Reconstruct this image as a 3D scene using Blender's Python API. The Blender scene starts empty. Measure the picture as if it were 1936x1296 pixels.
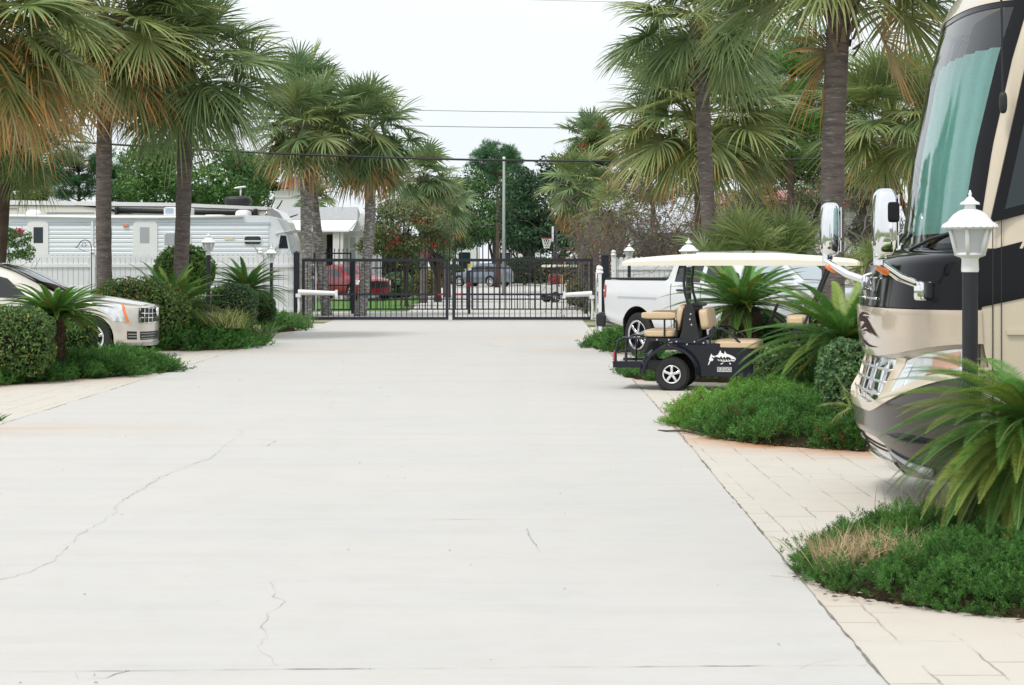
SKY_STRENGTH, SUN_STRENGTH, EXPOSURE = .087, 1.5, .5
import bpy, math, random
import numpy as np
from mathutils import Vector, Matrix
random.seed(7)
rng = np.random.default_rng(7)
C = bpy.context.scene.collection
PI = math.pi
R = math.radians
F = 3600.0; PX0 = 968.0; HY = 497.0; EYE = 1.7
def P(px, py, d):                      # a photograph point at distance d
    return np.array([(px-PX0)/F*d, d, EYE-(py-HY)/F*d])
def G(px, py):                         # a photograph point on the ground
    d = EYE*F/(py-HY)
    return np.array([(px-PX0)/F*d, d, 0.0])
def XZ(px, py, d):
    p = P(px, py, d); return p[0], p[2]

# ------------------------------------------------------------------ materials
def nodes(name):
    m = bpy.data.materials.new(name); m.use_nodes = True
    return m, m.node_tree, m.node_tree.nodes['Principled BSDF']
def mat(name, col, rough=0.6, metal=0.0, vary=0.0, vscale=8.0, bump=0.0, bscale=60.0, attr=False,
        coat=0.0, trans=0.0, spec=0.5, stretch=None, transl=0.0, dirt=None, gain=1.0):
    m, nt, b = nodes(name)
    L = nt.links
    b.inputs['Roughness'].default_value = rough
    b.inputs['Metallic'].default_value = metal
    b.inputs['Coat Weight'].default_value = coat
    b.inputs['Coat Roughness'].default_value = 0.04
    b.inputs['Transmission Weight'].default_value = trans
    b.inputs['Specular IOR Level'].default_value = spec
    tc = nt.nodes.new('ShaderNodeTexCoord')
    src = tc.outputs['Object']
    if stretch:
        mp = nt.nodes.new('ShaderNodeMapping'); mp.inputs['Scale'].default_value = stretch
        L.new(src, mp.inputs['Vector']); src = mp.outputs['Vector']
    if attr:
        at = nt.nodes.new('ShaderNodeAttribute'); at.attribute_name = 'col'
        colout = at.outputs['Color']
    else:
        rg = nt.nodes.new('ShaderNodeRGB'); rg.outputs[0].default_value = (*col, 1)
        colout = rg.outputs[0]
    if vary:
        n = nt.nodes.new('ShaderNodeTexNoise'); n.inputs['Scale'].default_value = vscale
        n.inputs['Detail'].default_value = 6; n.inputs['Roughness'].default_value = .65
        L.new(src, n.inputs['Vector'])
        mr = nt.nodes.new('ShaderNodeMapRange'); mr.inputs['From Min'].default_value = .25; mr.inputs['From Max'].default_value = .75
        mr.inputs['To Min'].default_value = gain*(1-vary); mr.inputs['To Max'].default_value = gain*(1+vary)
        L.new(n.outputs['Fac'], mr.inputs['Value'])
        mx = nt.nodes.new('ShaderNodeMix'); mx.data_type = 'RGBA'; mx.blend_type = 'MULTIPLY'; mx.inputs[0].default_value = 1
        L.new(colout, mx.inputs[6]); L.new(mr.outputs[0], mx.inputs[7]); colout = mx.outputs[2]
    if dirt:
        n = nt.nodes.new('ShaderNodeTexNoise'); n.inputs['Scale'].default_value = dirt[1]; n.inputs['Detail'].default_value = 8
        L.new(src, n.inputs['Vector'])
        mr = nt.nodes.new('ShaderNodeMapRange'); mr.inputs['From Min'].default_value = dirt[2]; mr.inputs['From Max'].default_value = dirt[3]
        L.new(n.outputs['Fac'], mr.inputs['Value'])
        mx = nt.nodes.new('ShaderNodeMix'); mx.data_type = 'RGBA'
        L.new(mr.outputs[0], mx.inputs[0]); L.new(colout, mx.inputs[6]); mx.inputs[7].default_value = (*dirt[0], 1); colout = mx.outputs[2]
    L.new(colout, b.inputs['Base Color'])
    if bump:
        n = nt.nodes.new('ShaderNodeTexNoise'); n.inputs['Scale'].default_value = bscale; n.inputs['Detail'].default_value = 5
        L.new(src, n.inputs['Vector'])
        bp = nt.nodes.new('ShaderNodeBump'); bp.inputs['Strength'].default_value = bump; bp.inputs['Distance'].default_value = .02
        L.new(n.outputs['Fac'], bp.inputs['Height']); L.new(bp.outputs[0], b.inputs['Normal'])
    if transl:
        t = nt.nodes.new('ShaderNodeBsdfTranslucent'); L.new(colout, t.inputs['Color'])
        ms = nt.nodes.new('ShaderNodeMixShader'); ms.inputs[0].default_value = transl
        out = nt.nodes['Material Output']
        L.new(b.outputs[0], ms.inputs[1]); L.new(t.outputs[0], ms.inputs[2]); L.new(ms.outputs[0], out.inputs['Surface'])
    return m
def glass_mat(name, tint, clear=.3, rough=.02, ior=1.75):
    m = bpy.data.materials.new(name); m.use_nodes = True; nt = m.node_tree; nt.nodes.clear()
    o = nt.nodes.new('ShaderNodeOutputMaterial'); fr = nt.nodes.new('ShaderNodeFresnel'); fr.inputs['IOR'].default_value = ior
    tr = nt.nodes.new('ShaderNodeBsdfTransparent'); tr.inputs['Color'].default_value = (*[clear*(.5+.5*t) for t in tint], 1)
    gl = nt.nodes.new('ShaderNodeBsdfGlossy'); gl.inputs['Roughness'].default_value = rough; gl.inputs['Color'].default_value = (.97, .98, 1, 1)
    ms = nt.nodes.new('ShaderNodeMixShader')
    nt.links.new(fr.outputs[0], ms.inputs[0]); nt.links.new(tr.outputs[0], ms.inputs[1]); nt.links.new(gl.outputs[0], ms.inputs[2])
    nt.links.new(ms.outputs[0], o.inputs['Surface'])
    return m
M = {}
M['leaf'] = mat('leaf', (0, 0, 0), .55, attr=True, vary=.22, vscale=3, transl=.25, spec=.22, gain=1.12)
M['frond'] = mat('frond', (0, 0, 0), .42, attr=True, vary=.18, vscale=2, transl=.25, spec=.32, gain=1.26)
M['core'] = mat('shrub_core', (.034, .030, .016), .95, vary=.6, vscale=30, bump=1, bscale=45, spec=.05)  # inner twig brown, darkened so gaps in the foliage look shaded
M['palm_bark'] = mat('palm_bark', (.15, .125, .115), .95, vary=.5, vscale=2.6, bump=1, bscale=7, stretch=(1, 1, 6), spec=.15, dirt=((.30, .29, .27), 6, .58, .72))
M['lich_bark'] = mat('lichen_bark', (.20, .18, .165), .95, vary=.35, vscale=4, bump=.7, bscale=9, stretch=(1, 1, 3), spec=.15, dirt=((.42, .42, .39), 7, .5, .6))
M['boot'] = mat('palm_boot', (.17, .125, .09), .95, vary=.45, vscale=6, bump=.6, bscale=20, spec=.15)
M['bark'] = mat('bark', (.10, .075, .058), .95, vary=.35, vscale=5, bump=.6, bscale=14, spec=.1)
M['graybark'] = mat('gray_bark', (.17, .145, .13), .95, vary=.3, vscale=5, spec=.1)
M['sago_bark'] = mat('sago_bark', (.09, .065, .045), .95, vary=.5, vscale=14, bump=1, bscale=26, spec=.1)
M['white'] = mat('white_paint', (.80, .80, .79), .42, vary=.04, vscale=3)
M['whiteplastic'] = mat('white_vinyl', (.78, .785, .80), .4, vary=.05, vscale=2.5, dirt=((.66, .58, .46), 1.4, .74, .95))
M['blackmetal'] = mat('black_metal', (.012, .015, .024), .38, vary=.2, vscale=5)
M['blackpost'] = mat('dark_post', (.013, .014, .018), .55, vary=.2, vscale=6)
M['rubber'] = mat('rubber', (.016, .016, .017), .75, vary=.25, vscale=20)
M['blackplastic'] = mat('black_plastic', (.013, .013, .015), .5, vary=.2, vscale=10)
M['chrome'] = mat('chrome', (.86, .87, .88), .05, 1.0)
M['alu'] = mat('aluminium', (.74, .75, .76), .22, 1.0, vary=.08, vscale=12)
M['glass'] = glass_mat('window_glass', (.25, .3, .32), .12)
M['lampglass'] = mat('lamp_glass', (.72, .73, .74), .16, trans=.35, vary=.06, vscale=8)
M['red'] = mat('red_lens', (.50, .012, .014), .12, coat=1)
M['amber'] = mat('amber_lens', (.85, .22, .03), .2, coat=1)
M['clearlens'] = mat('clear_lens', (.70, .72, .74), .08, .35, vary=.25, vscale=9, coat=1)
M['wire'] = mat('cable', (.02, .02, .022), .6)
M['soil'] = mat('mulch', (.07, .047, .033), .95, vary=.5, vscale=30, bump=.8, bscale=60)
M['straw'] = mat('straw', (.40, .29, .17), .8, attr=False, vary=.3, vscale=9)
M['trunkgray'] = mat('pole_wood', (.33, .35, .33), .9, vary=.25, vscale=4, stretch=(6, 6, .5))

# ------------------------------------------------------------------ mesh builder
class MB:
    def __init__(s): s.v = []; s.f = []; s.c = []; s.m = []; s.n = 0
    def add(s, v, f, col=None, mi=0):
        v = np.asarray(v, float).reshape(-1, 3)
        s.v.append(v); o = s.n
        if isinstance(f, np.ndarray): s.f += (f+o).tolist()
        else: s.f += [[i+o for i in q] for q in f]
        s.m += [mi]*len(f)
        c = np.zeros((len(v), 3)) if col is None else np.broadcast_to(np.asarray(col, float), (len(v), 3))
        s.c.append(c); s.n += len(v)
        return s
    def box(s, c, d, rz=0, mi=0, rot=None):
        x, y, z = [k/2 for k in d]
        v = np.array([[i*x, j*y, k*z] for i in (-1, 1) for j in (-1, 1) for k in (-1, 1)])
        if rot is not None: v = v @ np.array(rot.to_3x3()).T
        elif rz:
            cs, sn = math.cos(rz), math.sin(rz); v = v @ np.array([[cs, sn, 0], [-sn, cs, 0], [0, 0, 1]])
        return s.add(v+np.array(c), [[0, 1, 3, 2], [4, 6, 7, 5], [0, 4, 5, 1], [2, 3, 7, 6], [0, 2, 6, 4], [1, 5, 7, 3]], mi=mi)
    def b2(s, lo, hi, mi=0):
        lo, hi = np.array(lo, float), np.array(hi, float); return s.box((lo+hi)/2, np.abs(hi-lo), mi=mi)
    def rbox(s, c, d, r=.02, p=4.0, nu=20, nv=12, mi=0, rot=None):   # superellipsoid cushion / rounded block
        u = np.linspace(-PI, PI, nu, endpoint=False); w = np.linspace(-PI/2, PI/2, nv)
        e = 2/p
        f = lambda a: np.sign(a)*np.abs(a)**e
        U, W = np.meshgrid(u, w)
        v = np.stack([f(np.cos(W))*f(np.cos(U))*d[0]/2, f(np.cos(W))*f(np.sin(U))*d[1]/2, f(np.sin(W))*d[2]/2], -1)
        v = v.reshape(-1, 3)
        if rot is not None: v = v @ np.array(rot.to_3x3()).T
        fs = [[j*nu+i, j*nu+(i+1) % nu, (j+1)*nu+(i+1) % nu, (j+1)*nu+i] for j in range(nv-1) for i in range(nu)]
        return s.add(v+np.array(c), fs, mi=mi)
    def tube(s, pts, rad, seg=8, cap=True, mi=0, col=None):
        pts = np.asarray(pts, float); n = len(pts)
        rad = np.broadcast_to(np.asarray(rad, float), (n,))
        t = np.gradient(pts, axis=0); t /= np.linalg.norm(t, axis=1)[:, None]+1e-9
        up = np.array([0, 0, 1.]) if abs(t[0][2]) < .9 else np.array([1., 0, 0])
        a = np.cross(t[0], up); a /= np.linalg.norm(a)
        ang = np.linspace(0, 2*PI, seg, endpoint=False); V = []
        for i in range(n):
            a = a-t[i]*np.dot(a, t[i]); a /= np.linalg.norm(a)+1e-9
            b = np.cross(t[i], a)
            V.append(pts[i]+rad[i]*(np.cos(ang)[:, None]*a+np.sin(ang)[:, None]*b))
        fs = [[i*seg+j, i*seg+(j+1) % seg, (i+1)*seg+(j+1) % seg, (i+1)*seg+j] for i in range(n-1) for j in range(seg)]
        if cap: fs += [list(range(seg))[::-1], [(n-1)*seg+j for j in range(seg)]]
        return s.add(np.concatenate(V), fs, mi=mi, col=col)
    def lathe(s, prof, c=(0, 0, 0), seg=24, axis='z', mi=0, mod=None, phase=0):
        prof = np.asarray(prof, float); n = len(prof)
        a = np.linspace(0, 2*PI, seg, endpoint=False)+phase
        r = prof[:, 0][:, None]*np.ones(seg); z = prof[:, 1][:, None]*np.ones(seg)
        if mod is not None: r, z = mod(r, z, a[None, :])
        x = r*np.cos(a); y = r*np.sin(a)
        v = {'z': np.stack([x, y, z], -1), 'y': np.stack([x, z, y], -1), 'x': np.stack([z, x, y], -1)}[axis]
        fs = [[i*seg+j, i*seg+(j+1) % seg, (i+1)*seg+(j+1) % seg, (i+1)*seg+j] for i in range(n-1) for j in range(seg)]
        return s.add(v.reshape(-1, 3)+np.array(c), fs, mi=mi)
    def grid(s, Pt, mi=0, col=None, closeu=False, flip=False):
        Pt = np.asarray(Pt, float)
        if flip: Pt = Pt[:, ::-1]
        a, b = Pt.shape[:2]
        fs = [[i*b+j, i*b+(j+1) % b, (i+1)*b+(j+1) % b, (i+1)*b+j] for i in range(a-1) for j in range(b if closeu else b-1)]
        return s.add(Pt.reshape(-1, 3), fs, mi=mi, col=col)
    def prism(s, poly, z0, z1, fn=None, mi=0):          # poly of 2-D points between two depths; fn maps (x, y, depth) to 3-D
        n = len(poly); fn = fn or (lambda x, y, d: (x, y, d))
        v = [fn(x, y, z0) for x, y in poly]+[fn(x, y, z1) for x, y in poly]
        fs = [list(range(n))[::-1], list(range(n, 2*n))]+[[i, (i+1) % n, n+(i+1) % n, n+i] for i in range(n)]
        return s.add(v, fs, mi=mi)
    def build(s, name, m, parent=None, smooth=False, recalc=False):
        me = bpy.data.meshes.new(name)
        me.from_pydata(np.concatenate(s.v).tolist(), [], s.f)
        ms = m if isinstance(m, (list, tuple)) else [m]
        for k in ms: me.materials.append(M[k] if isinstance(k, str) else k)
        if len(ms) > 1: me.polygons.foreach_set('material_index', s.m)
        cc = np.concatenate(s.c)
        if cc.any():
            at = me.color_attributes.new('col', 'FLOAT_COLOR', 'POINT')
            at.data.foreach_set('color', np.concatenate([cc, np.ones((len(cc), 1))], 1).ravel())
        if recalc:
            import bmesh
            bm = bmesh.new(); bm.from_mesh(me); bmesh.ops.remove_doubles(bm, verts=bm.verts, dist=1e-5)
            bmesh.ops.recalc_face_normals(bm, faces=bm.faces); bm.to_mesh(me); bm.free()
        if smooth:
            me.polygons.foreach_set('use_smooth', [True]*len(me.polygons))
            if smooth is not True and hasattr(me, 'set_sharp_from_angle'): me.set_sharp_from_angle(angle=R(smooth))
        me.update()
        o = bpy.data.objects.new(name, me); C.objects.link(o)
        if parent is not None: o.parent = parent
        return o
def tag(o, label=None, cat=None, group=None, kind=None):
    if label: o['label'] = label
    if cat: o['category'] = cat
    if group: o['group'] = group
    if kind: o['kind'] = kind
    return o
def thing(name, label, cat, loc=(0, 0, 0), rz=0, group=None, kind=None):
    o = bpy.data.objects.new(name, None); C.objects.link(o); o.empty_display_size = .2
    o.location = tuple(loc); o.rotation_euler = (0, 0, rz)
    return tag(o, label, cat, group, kind)
def copy_thing(o, loc, rz=None, label=None):
    def rec(a, par):
        c = a.copy(); C.objects.link(c)
        if par is not None: c.parent = par
        for k in a.children: rec(k, c)
        return c
    c = rec(o, None); c.location = tuple(loc)
    if rz is not None: c.rotation_euler = (0, 0, rz)
    if label: c['label'] = label
    return c
def lump(p, seed=0, f=1.0):                 # cheap smooth noise for uneven outlines
    p = np.asarray(p)*f; k = seed*1.7
    return (np.sin(p[..., 0]*1.7+k)*np.cos(p[..., 1]*1.3+k*2)+np.sin(p[..., 1]*2.9-k)*np.cos(p[..., 2]*2.3+k)*.6
            + np.sin(p[..., 0]*4.3+p[..., 2]*3.7+k)*.35+np.sin(p[..., 1]*7.1+p[..., 0]*5.3+k)*.25)/2.2
# ------------------------------------------------------------------ world, light, camera
sc = bpy.context.scene
SUN_EL, SUN_AZ = R(60), R(222)          # sun behind the camera's left shoulder, thin cloud
w = bpy.data.worlds.new("World"); sc.world = w; w.use_nodes = True
nt = w.node_tree; bg = nt.nodes['Background']
sky = nt.nodes.new('ShaderNodeTexSky'); sky.sky_type = 'NISHITA'; sky.sun_disc = False
sky.sun_elevation = SUN_EL; sky.sun_rotation = SUN_AZ; sky.air_density = 1.6; sky.dust_density = 6.0; sky.ozone_density = 1.0
mx = nt.nodes.new('ShaderNodeMix'); mx.data_type = 'RGBA'; mx.inputs[0].default_value = .86
tc = nt.nodes.new('ShaderNodeTexCoord'); ns = nt.nodes.new('ShaderNodeTexNoise'); ns.inputs['Scale'].default_value = 2.2; ns.inputs['Detail'].default_value = 5
mp = nt.nodes.new('ShaderNodeMapping'); mp.inputs['Scale'].default_value = (1, 1, 3.5)
cr = nt.nodes.new('ShaderNodeValToRGB'); cr.color_ramp.elements[0].position = .3; cr.color_ramp.elements[1].position = .7
cr.color_ramp.elements[0].color = (8.3, 8.9, 9.4, 1); cr.color_ramp.elements[1].color = (9.5, 9.8, 10.0, 1)     # cloud deck
nt.links.new(tc.outputs['Generated'], mp.inputs[0]); nt.links.new(mp.outputs[0], ns.inputs['Vector']); nt.links.new(ns.outputs['Fac'], cr.inputs[0])
nt.links.new(sky.outputs[0], mx.inputs[6]); nt.links.new(cr.outputs[0], mx.inputs[7]); nt.links.new(mx.outputs[2], bg.inputs['Color'])
bg.inputs['Strength'].default_value = SKY_STRENGTH
sun = bpy.data.lights.new('sun', 'SUN'); sun.energy = SUN_STRENGTH; sun.angle = R(12); sun.color = (1, .97, .92)
so = bpy.data.objects.new('sun', sun); C.objects.link(so)
d = Vector((math.sin(SUN_AZ)*math.cos(SUN_EL), math.cos(SUN_AZ)*math.cos(SUN_EL), math.sin(SUN_EL)))
so.rotation_euler = d.to_track_quat('Z', 'Y').to_euler(); so.location = d*60
cam = bpy.data.cameras.new('camera'); co = bpy.data.objects.new('camera', cam); C.objects.link(co)
cam.sensor_width = 36; cam.lens = 36*F/1936; cam.shift_y = (HY-648)/1936
cam.clip_start = .1; cam.clip_end = 3000
co.location = (0, 0, EYE); co.rotation_euler = (R(90), 0, 0); sc.camera = co
vs = sc.view_settings; vs.view_transform = 'Standard'; vs.look = 'None'; vs.gamma = 1; vs.use_curve_mapping = False; vs.exposure = EXPOSURE
sc.cycles.max_bounces = 8; sc.cycles.transparent_max_bounces = 12; sc.cycles.use_denoising = True

# ------------------------------------------------------------------ beds (ground outlines)
BED = {
 'near': [(1.57, 10.75), (1.52, 10.3), G(1515, 1103)[:2], G(1560, 1125)[:2], G(1640, 1141)[:2], G(1790, 1161)[:2], G(1936, 1176)[:2], (3.9, 8.9), (4.0, 12.1), (3.6, 12.15), (2.75, 12.0), (2.1, 11.5)],
 'rv': [(1.47, 19.9), G(1262, 814)[:2], G(1320, 832)[:2], G(1400, 843)[:2], G(1500, 850)[:2], G(1640, 859)[:2], (4.6, 16.4), (5.0, 21.9), (2.6, 22.0), (1.7, 21.2)],
 'cart': [G(1152, 713)[:2], G(1200, 721)[:2], (2.7, 26.9), (5, 26.2), (7, 25.8), (7, 30.5), (4.5, 31.2), (2.2, 30.8), (1.6, 29.6)],
 'truck': [G(1116, 660)[:2], G(1166, 668)[:2], (3, 37), (6, 37.2), (7, 39), (3, 40.6), (1.7, 39.6)],
 'left1': [G(-60, 738)[:2], G(0, 733)[:2], G(110, 722)[:2], G(250, 714)[:2], G(352, 704)[:2], (-5.25, 30.6), (-6.2, 31.0), (-8, 30.4), (-9.5, 29), (-9.2, 25.4)],
 'left2': [(-8, 39.2), G(325, 664)[:2]+np.array([-.1, 0]), G(400, 664)[:2], G(492, 659)[:2], (-5.1, 39.3), (-5.9, 41.5), (-8, 44), (-14, 44)],
 'left3': [(-10, 45), G(500, 632)[:2], G(584, 627)[:2], (-5.35, 49), (-5.8, 52), (-12, 53)],
}
BED = {k: np.array([[float(a[0])+{'left1': -.27, 'left2': -.30, 'left3': -.25, 'rv': .20, 'near': .05, 'cart': .12}.get(k, 0), float(a[1])] for a in v]) for k, v in BED.items()}
def poly_dist(pts, poly):
    pts = np.asarray(pts)[:, :2]; d = np.full(len(pts), 1e9)
    for i in range(len(poly)):
        a, b = poly[i], poly[(i+1) % len(poly)]; ab = b-a
        t = np.clip(((pts-a)@ab)/(ab@ab+1e-12), 0, 1)
        d = np.minimum(d, np.linalg.norm(pts-(a+t[:, None]*ab), axis=1))
    return d
def inside(pts, poly):
    x, y = np.asarray(pts)[:, 0], np.asarray(pts)[:, 1]; c = np.zeros(len(x), bool); j = len(poly)-1
    for i in range(len(poly)):
        xi, yi = poly[i]; xj, yj = poly[j]
        c ^= ((yi > y) != (yj > y)) & (x < (xj-xi)*(y-yi)/(yj-yi+1e-12)+xi); j = i
    return c

# ------------------------------------------------------------------ ground, road, paving
def concrete(name, base, tint2, streak, stamped=False):
    m, nt, b = nodes(name); L = nt.links; N = nt.nodes.new
    tc = N('ShaderNodeTexCoord'); src = tc.outputs['Object']
    def noise(scale, vec=None, detail=6, stretch=None, rough=.6):
        n = N('ShaderNodeTexNoise'); n.inputs['Scale'].default_value = scale; n.inputs['Detail'].default_value = detail; n.inputs['Roughness'].default_value = rough
        if stretch:
            mp = N('ShaderNodeMapping'); mp.inputs['Scale'].default_value = stretch; L.new(src, mp.inputs[0]); L.new(mp.outputs[0], n.inputs['Vector'])
        else: L.new(src, n.inputs['Vector'])
        return n.outputs['Fac']
    def rng_(v, a, bb, c, dd):
        r = N('ShaderNodeMapRange'); r.inputs[1].default_value = a; r.inputs[2].default_value = bb; r.inputs[3].default_value = c; r.inputs[4].default_value = dd
        L.new(v, r.inputs[0]); return r.outputs[0]
    def mix(f, a, c, mode='MIX'):
        x = N('ShaderNodeMix'); x.data_type = 'RGBA'; x.blend_type = mode
        for i, v in ((0, f), (6, a), (7, c)):
            if isinstance(v, tuple): x.inputs[i].default_value = (*v, 1)
            elif isinstance(v, (int, float)): x.inputs[i].default_value = v
            else: L.new(v, x.inputs[i])
        return x.outputs[2]
    c = mix(rng_(noise(.8, stretch=(.35, 1.6, 1)), .32, .68, 0, 1), base, tint2)
    c = mix(rng_(noise(1.1, stretch=(.25, 2.4, 1), detail=8), .52, .75, 0, streak), c, (base[0]*.83, base[1]*.86, base[2]*.90))
    c = mix(rng_(noise(45, detail=4), .3, .7, 0, .22), c, (base[0]*.86, base[1]*.86, base[2]*.86))
    c = mix(rng_(noise(260, detail=2), .62, .75, 0, .35), c, (base[0]*.70, base[1]*.69, base[2]*.67))
    bumpsrc = noise(160, detail=4)
    if stamped:
        mp = N('ShaderNodeMapping'); mp.inputs['Rotation'].default_value = (0, 0, R(90)); mp.inputs['Location'].default_value = (.13, .3, 0)
        ds = N('ShaderNodeTexNoise'); ds.inputs['Scale'].default_value = 5; ds.inputs['Detail'].default_value = 3; L.new(src, ds.inputs['Vector'])
        ad = N('ShaderNodeMix'); ad.data_type = 'RGBA'; ad.blend_type = 'LINEAR_LIGHT'; ad.inputs[0].default_value = .018
        L.new(src, ad.inputs[6]); L.new(ds.outputs['Color'], ad.inputs[7]); L.new(ad.outputs[2], mp.inputs[0])
        bk = N('ShaderNodeTexBrick'); bk.inputs['Scale'].default_value = 1; bk.inputs['Brick Width'].default_value = .70; bk.inputs['Row Height'].default_value = .29
        bk.inputs['Mortar Size'].default_value = .008; bk.inputs['Mortar Smooth'].default_value = .3; bk.offset = .37; bk.squash = .62; bk.squash_frequency = 3
        bk.inputs['Color1'].default_value = (.95, .95, .95, 1); bk.inputs['Color2'].default_value = (1.04, 1.03, 1.0, 1)
        L.new(mp.outputs[0], bk.inputs['Vector'])
        c = mix(1, c, bk.outputs['Color'], 'MULTIPLY') if False else c
        keep = rng_(noise(1.6, detail=5), .44, .60, 0.0, .75)
        ml = N('ShaderNodeMath'); ml.operation = 'MULTIPLY'; L.new(bk.outputs['Fac'], ml.inputs[0]); L.new(keep, ml.inputs[1])
        c = mix(ml.outputs[0], c, (.27, .24, .20))
        at = N('ShaderNodeAttribute'); at.attribute_name = 'col'
        sp = N('ShaderNodeSeparateColor'); L.new(at.outputs['Color'], sp.inputs[0])
        ml2 = N('ShaderNodeMath'); ml2.operation = 'MULTIPLY'; L.new(sp.outputs[0], ml2.inputs[0]); L.new(rng_(noise(3.2, detail=7, stretch=(.5, 1, 1)), .25, .62, .25, 1.0), ml2.inputs[1])
        c = mix(ml2.outputs[0], c, (.46, .20, .065))
    else:
        at = N('ShaderNodeAttribute'); at.attribute_name = 'col'
        sp = N('ShaderNodeSeparateColor'); L.new(at.outputs['Color'], sp.inputs[0])
        ml2 = N('ShaderNodeMath'); ml2.operation = 'MULTIPLY'; L.new(sp.outputs[0], ml2.inputs[0]); L.new(rng_(noise(2.2, detail=7, stretch=(.3, 1.2, 1)), .3, .65, .15, 1.0), ml2.inputs[1])
        c = mix(ml2.outputs[0], c, (.52, .36, .22))
        ml3 = N('ShaderNodeMath'); ml3.operation = 'MULTIPLY'; L.new(sp.outputs[1], ml3.inputs[0]); L.new(rng_(noise(3, detail=8, stretch=(.4, 2.2, 1), rough=.7), .35, .62, .1, 1.0), ml3.inputs[1])
        c = mix(ml3.outputs[0], c, (base[0]*.82, base[1]*.86, base[2]*.90))
    c = mix(rng_(noise(2.6, detail=9, rough=.7), .48, .74, 0, .30), c, (base[0]*.80, base[1]*.79, base[2]*.76))
    c = mix(rng_(noise(14, detail=3), .70, .78, 0, .30), c, (base[0]*.62, base[1]*.60, base[2]*.56))
    c = mix(rng_(noise(95, detail=3), .66, .80, 0, .45), c, (base[0]*.62, base[1]*.61, base[2]*.60))
    L.new(c, b.inputs['Base Color']); b.inputs['Roughness'].default_value = .82; b.inputs['Specular IOR Level'].default_value = .25
    bp = N('ShaderNodeBump'); bp.inputs['Strength'].default_value = .25; bp.inputs['Distance'].default_value = .004
    L.new(bumpsrc, bp.inputs['Height']); L.new(bp.outputs[0], b.inputs['Normal'])
    return m
M['road'] = concrete('road_concrete', (.548, .528, .496), (.525, .514, .496), .60)
M['pave'] = concrete('stamped_concrete', (.575, .532, .460), (.565, .540, .492), .14, True)
M['grass'] = mat('lawn', (.075, .13, .03), .95, vary=.5, vscale=3, bump=.8, bscale=40, dirt=((.42, .36, .26), .12, .5, .62))
M['lawnbright'] = mat('lawn_bright', (.085, .20, .025), .95, vary=.4, vscale=6, bump=.8, bscale=40)
g = MB().b2((-500, -60, -.4), (500, 900, 0)); tag(g.build('ground', 'grass'), kind='structure')

def sheet(name, xl, xr, y0, y1, z, res, m, stainfn):
    ny = max(2, int((y1-y0)/res)); ys = np.linspace(y0, y1, ny)
    nx = max(2, int(abs(xr(y0)-xl(y0))/res)); t = np.linspace(0, 1, nx)
    X = np.array([xl(y)+(xr(y)-xl(y))*t for y in ys]); Y = ys[:, None]*np.ones(nx)
    pts = np.stack([X, Y, np.full_like(X, z)], -1)
    st = stainfn(pts.reshape(-1, 3)); st, gr_ = st if isinstance(st, tuple) else (st, st*0); col = np.stack([st, gr_, st*0+1e-4], -1)
    mb = MB(); mb.grid(pts[:, ::1], col=col); o = mb.build(name, m)
    return tag(o, kind='structure')
def stain(pts):
    s = np.zeros(len(pts))
    for k, wgt in (('rv', 1.0), ('near', .14), ('left1', .75), ('left2', .85), ('cart', .35), ('truck', .5), ('left3', .4)):
        dd = poly_dist(pts, BED[k]); side = 1.0
        front = np.clip((BED[k][:, 1].mean()-pts[:, 1])/2.0+.6, .15, 1)
        s = np.maximum(s, wgt*np.exp(-(dd/.42)**1.2)*front)
    return np.clip(s, 0, 1)
def road_stain(pts):
    s = np.zeros(len(pts))
    for (cx, cy, rx, ry, a) in ((-5.2, 19.4, 1.7, .7, .55), (-4.6, 36.2, 2.2, .8, .45), (1.2, 43, 2.5, 1.6, .3), (1.5, 36.5, 1.2, .9, .35), (-3, 46, 2.5, 1.0, .25)):
        s = np.maximum(s, a*np.exp(-((pts[:, 0]-cx)/rx)**2-((pts[:, 1]-cy)/ry)**2))
    g_ = np.zeros(len(pts)); r = np.random.default_rng(5)
    for (px, py, wx, wy, a) in ((930, 1124, 110, 9, .9), (1010, 1126, 160, 7, .5), (300, 1182, 120, 10, .7), (1100, 958, 300, 26, .55), (1080, 925, 160, 10, .5), (560, 960, 260, 30, .45), (150, 1150, 260, 40, .4), (1250, 1010, 200, 40, .4), (700, 1210, 420, 50, .3), (900, 860, 300, 14, .35), (400, 880, 240, 12, .35), (760, 1010, 120, 30, .35), (1180, 900, 130, 10, .5), (660, 745, 200, 6, .4), (820, 800, 330, 10, .3), (1000, 690, 200, 5, .4), (500, 705, 150, 4, .4)):
        c = G(px, py); a0, a1 = G(px, py-wy), G(px, py+wy); rx = wx*c[1]/F; ry = abs(a0[1]-a1[1])/2
        q = ((pts[:, 0]-c[0])/rx)**2+((pts[:, 1]-c[1]-.25*ry*np.sin(pts[:, 0]*5/rx))/ry)**2; g_ = np.maximum(g_, a*np.exp(-q))
    for x0 in (-3.3, -1.6, .1, 1.1):                       # worn wheel paths
        g_ = np.maximum(g_, .22*np.exp(-((pts[:, 0]-x0-.15*np.sin(pts[:, 1]*.21))/.22)**2))
    return s, g_
RE = lambda y: 1.42+.0117*y            # right and left edge of the road
LE = lambda y: -5.42+.0035*y
sheet('road', LE, RE, -6, 56.5, .008, .11, 'road', road_stain)
sheet('paving', RE, lambda y: 16.0, 5, 50, .004, .14, 'pave', stain)
sheet('paving', lambda y: -18.0, LE, 12, 53, .004, .16, 'pave', stain)
sheet('street', lambda y: -7.5, lambda y: 4.4, 56.5, 66, .008, .6, 'road', lambda p: p[:, 0]*0)
sheet('street', lambda y: -3.6-(y-66)*.02, lambda y: 3.4+(y-66)*.12, 66, 140, .008, 1.2, 'road', lambda p: p[:, 0]*0)
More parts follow.
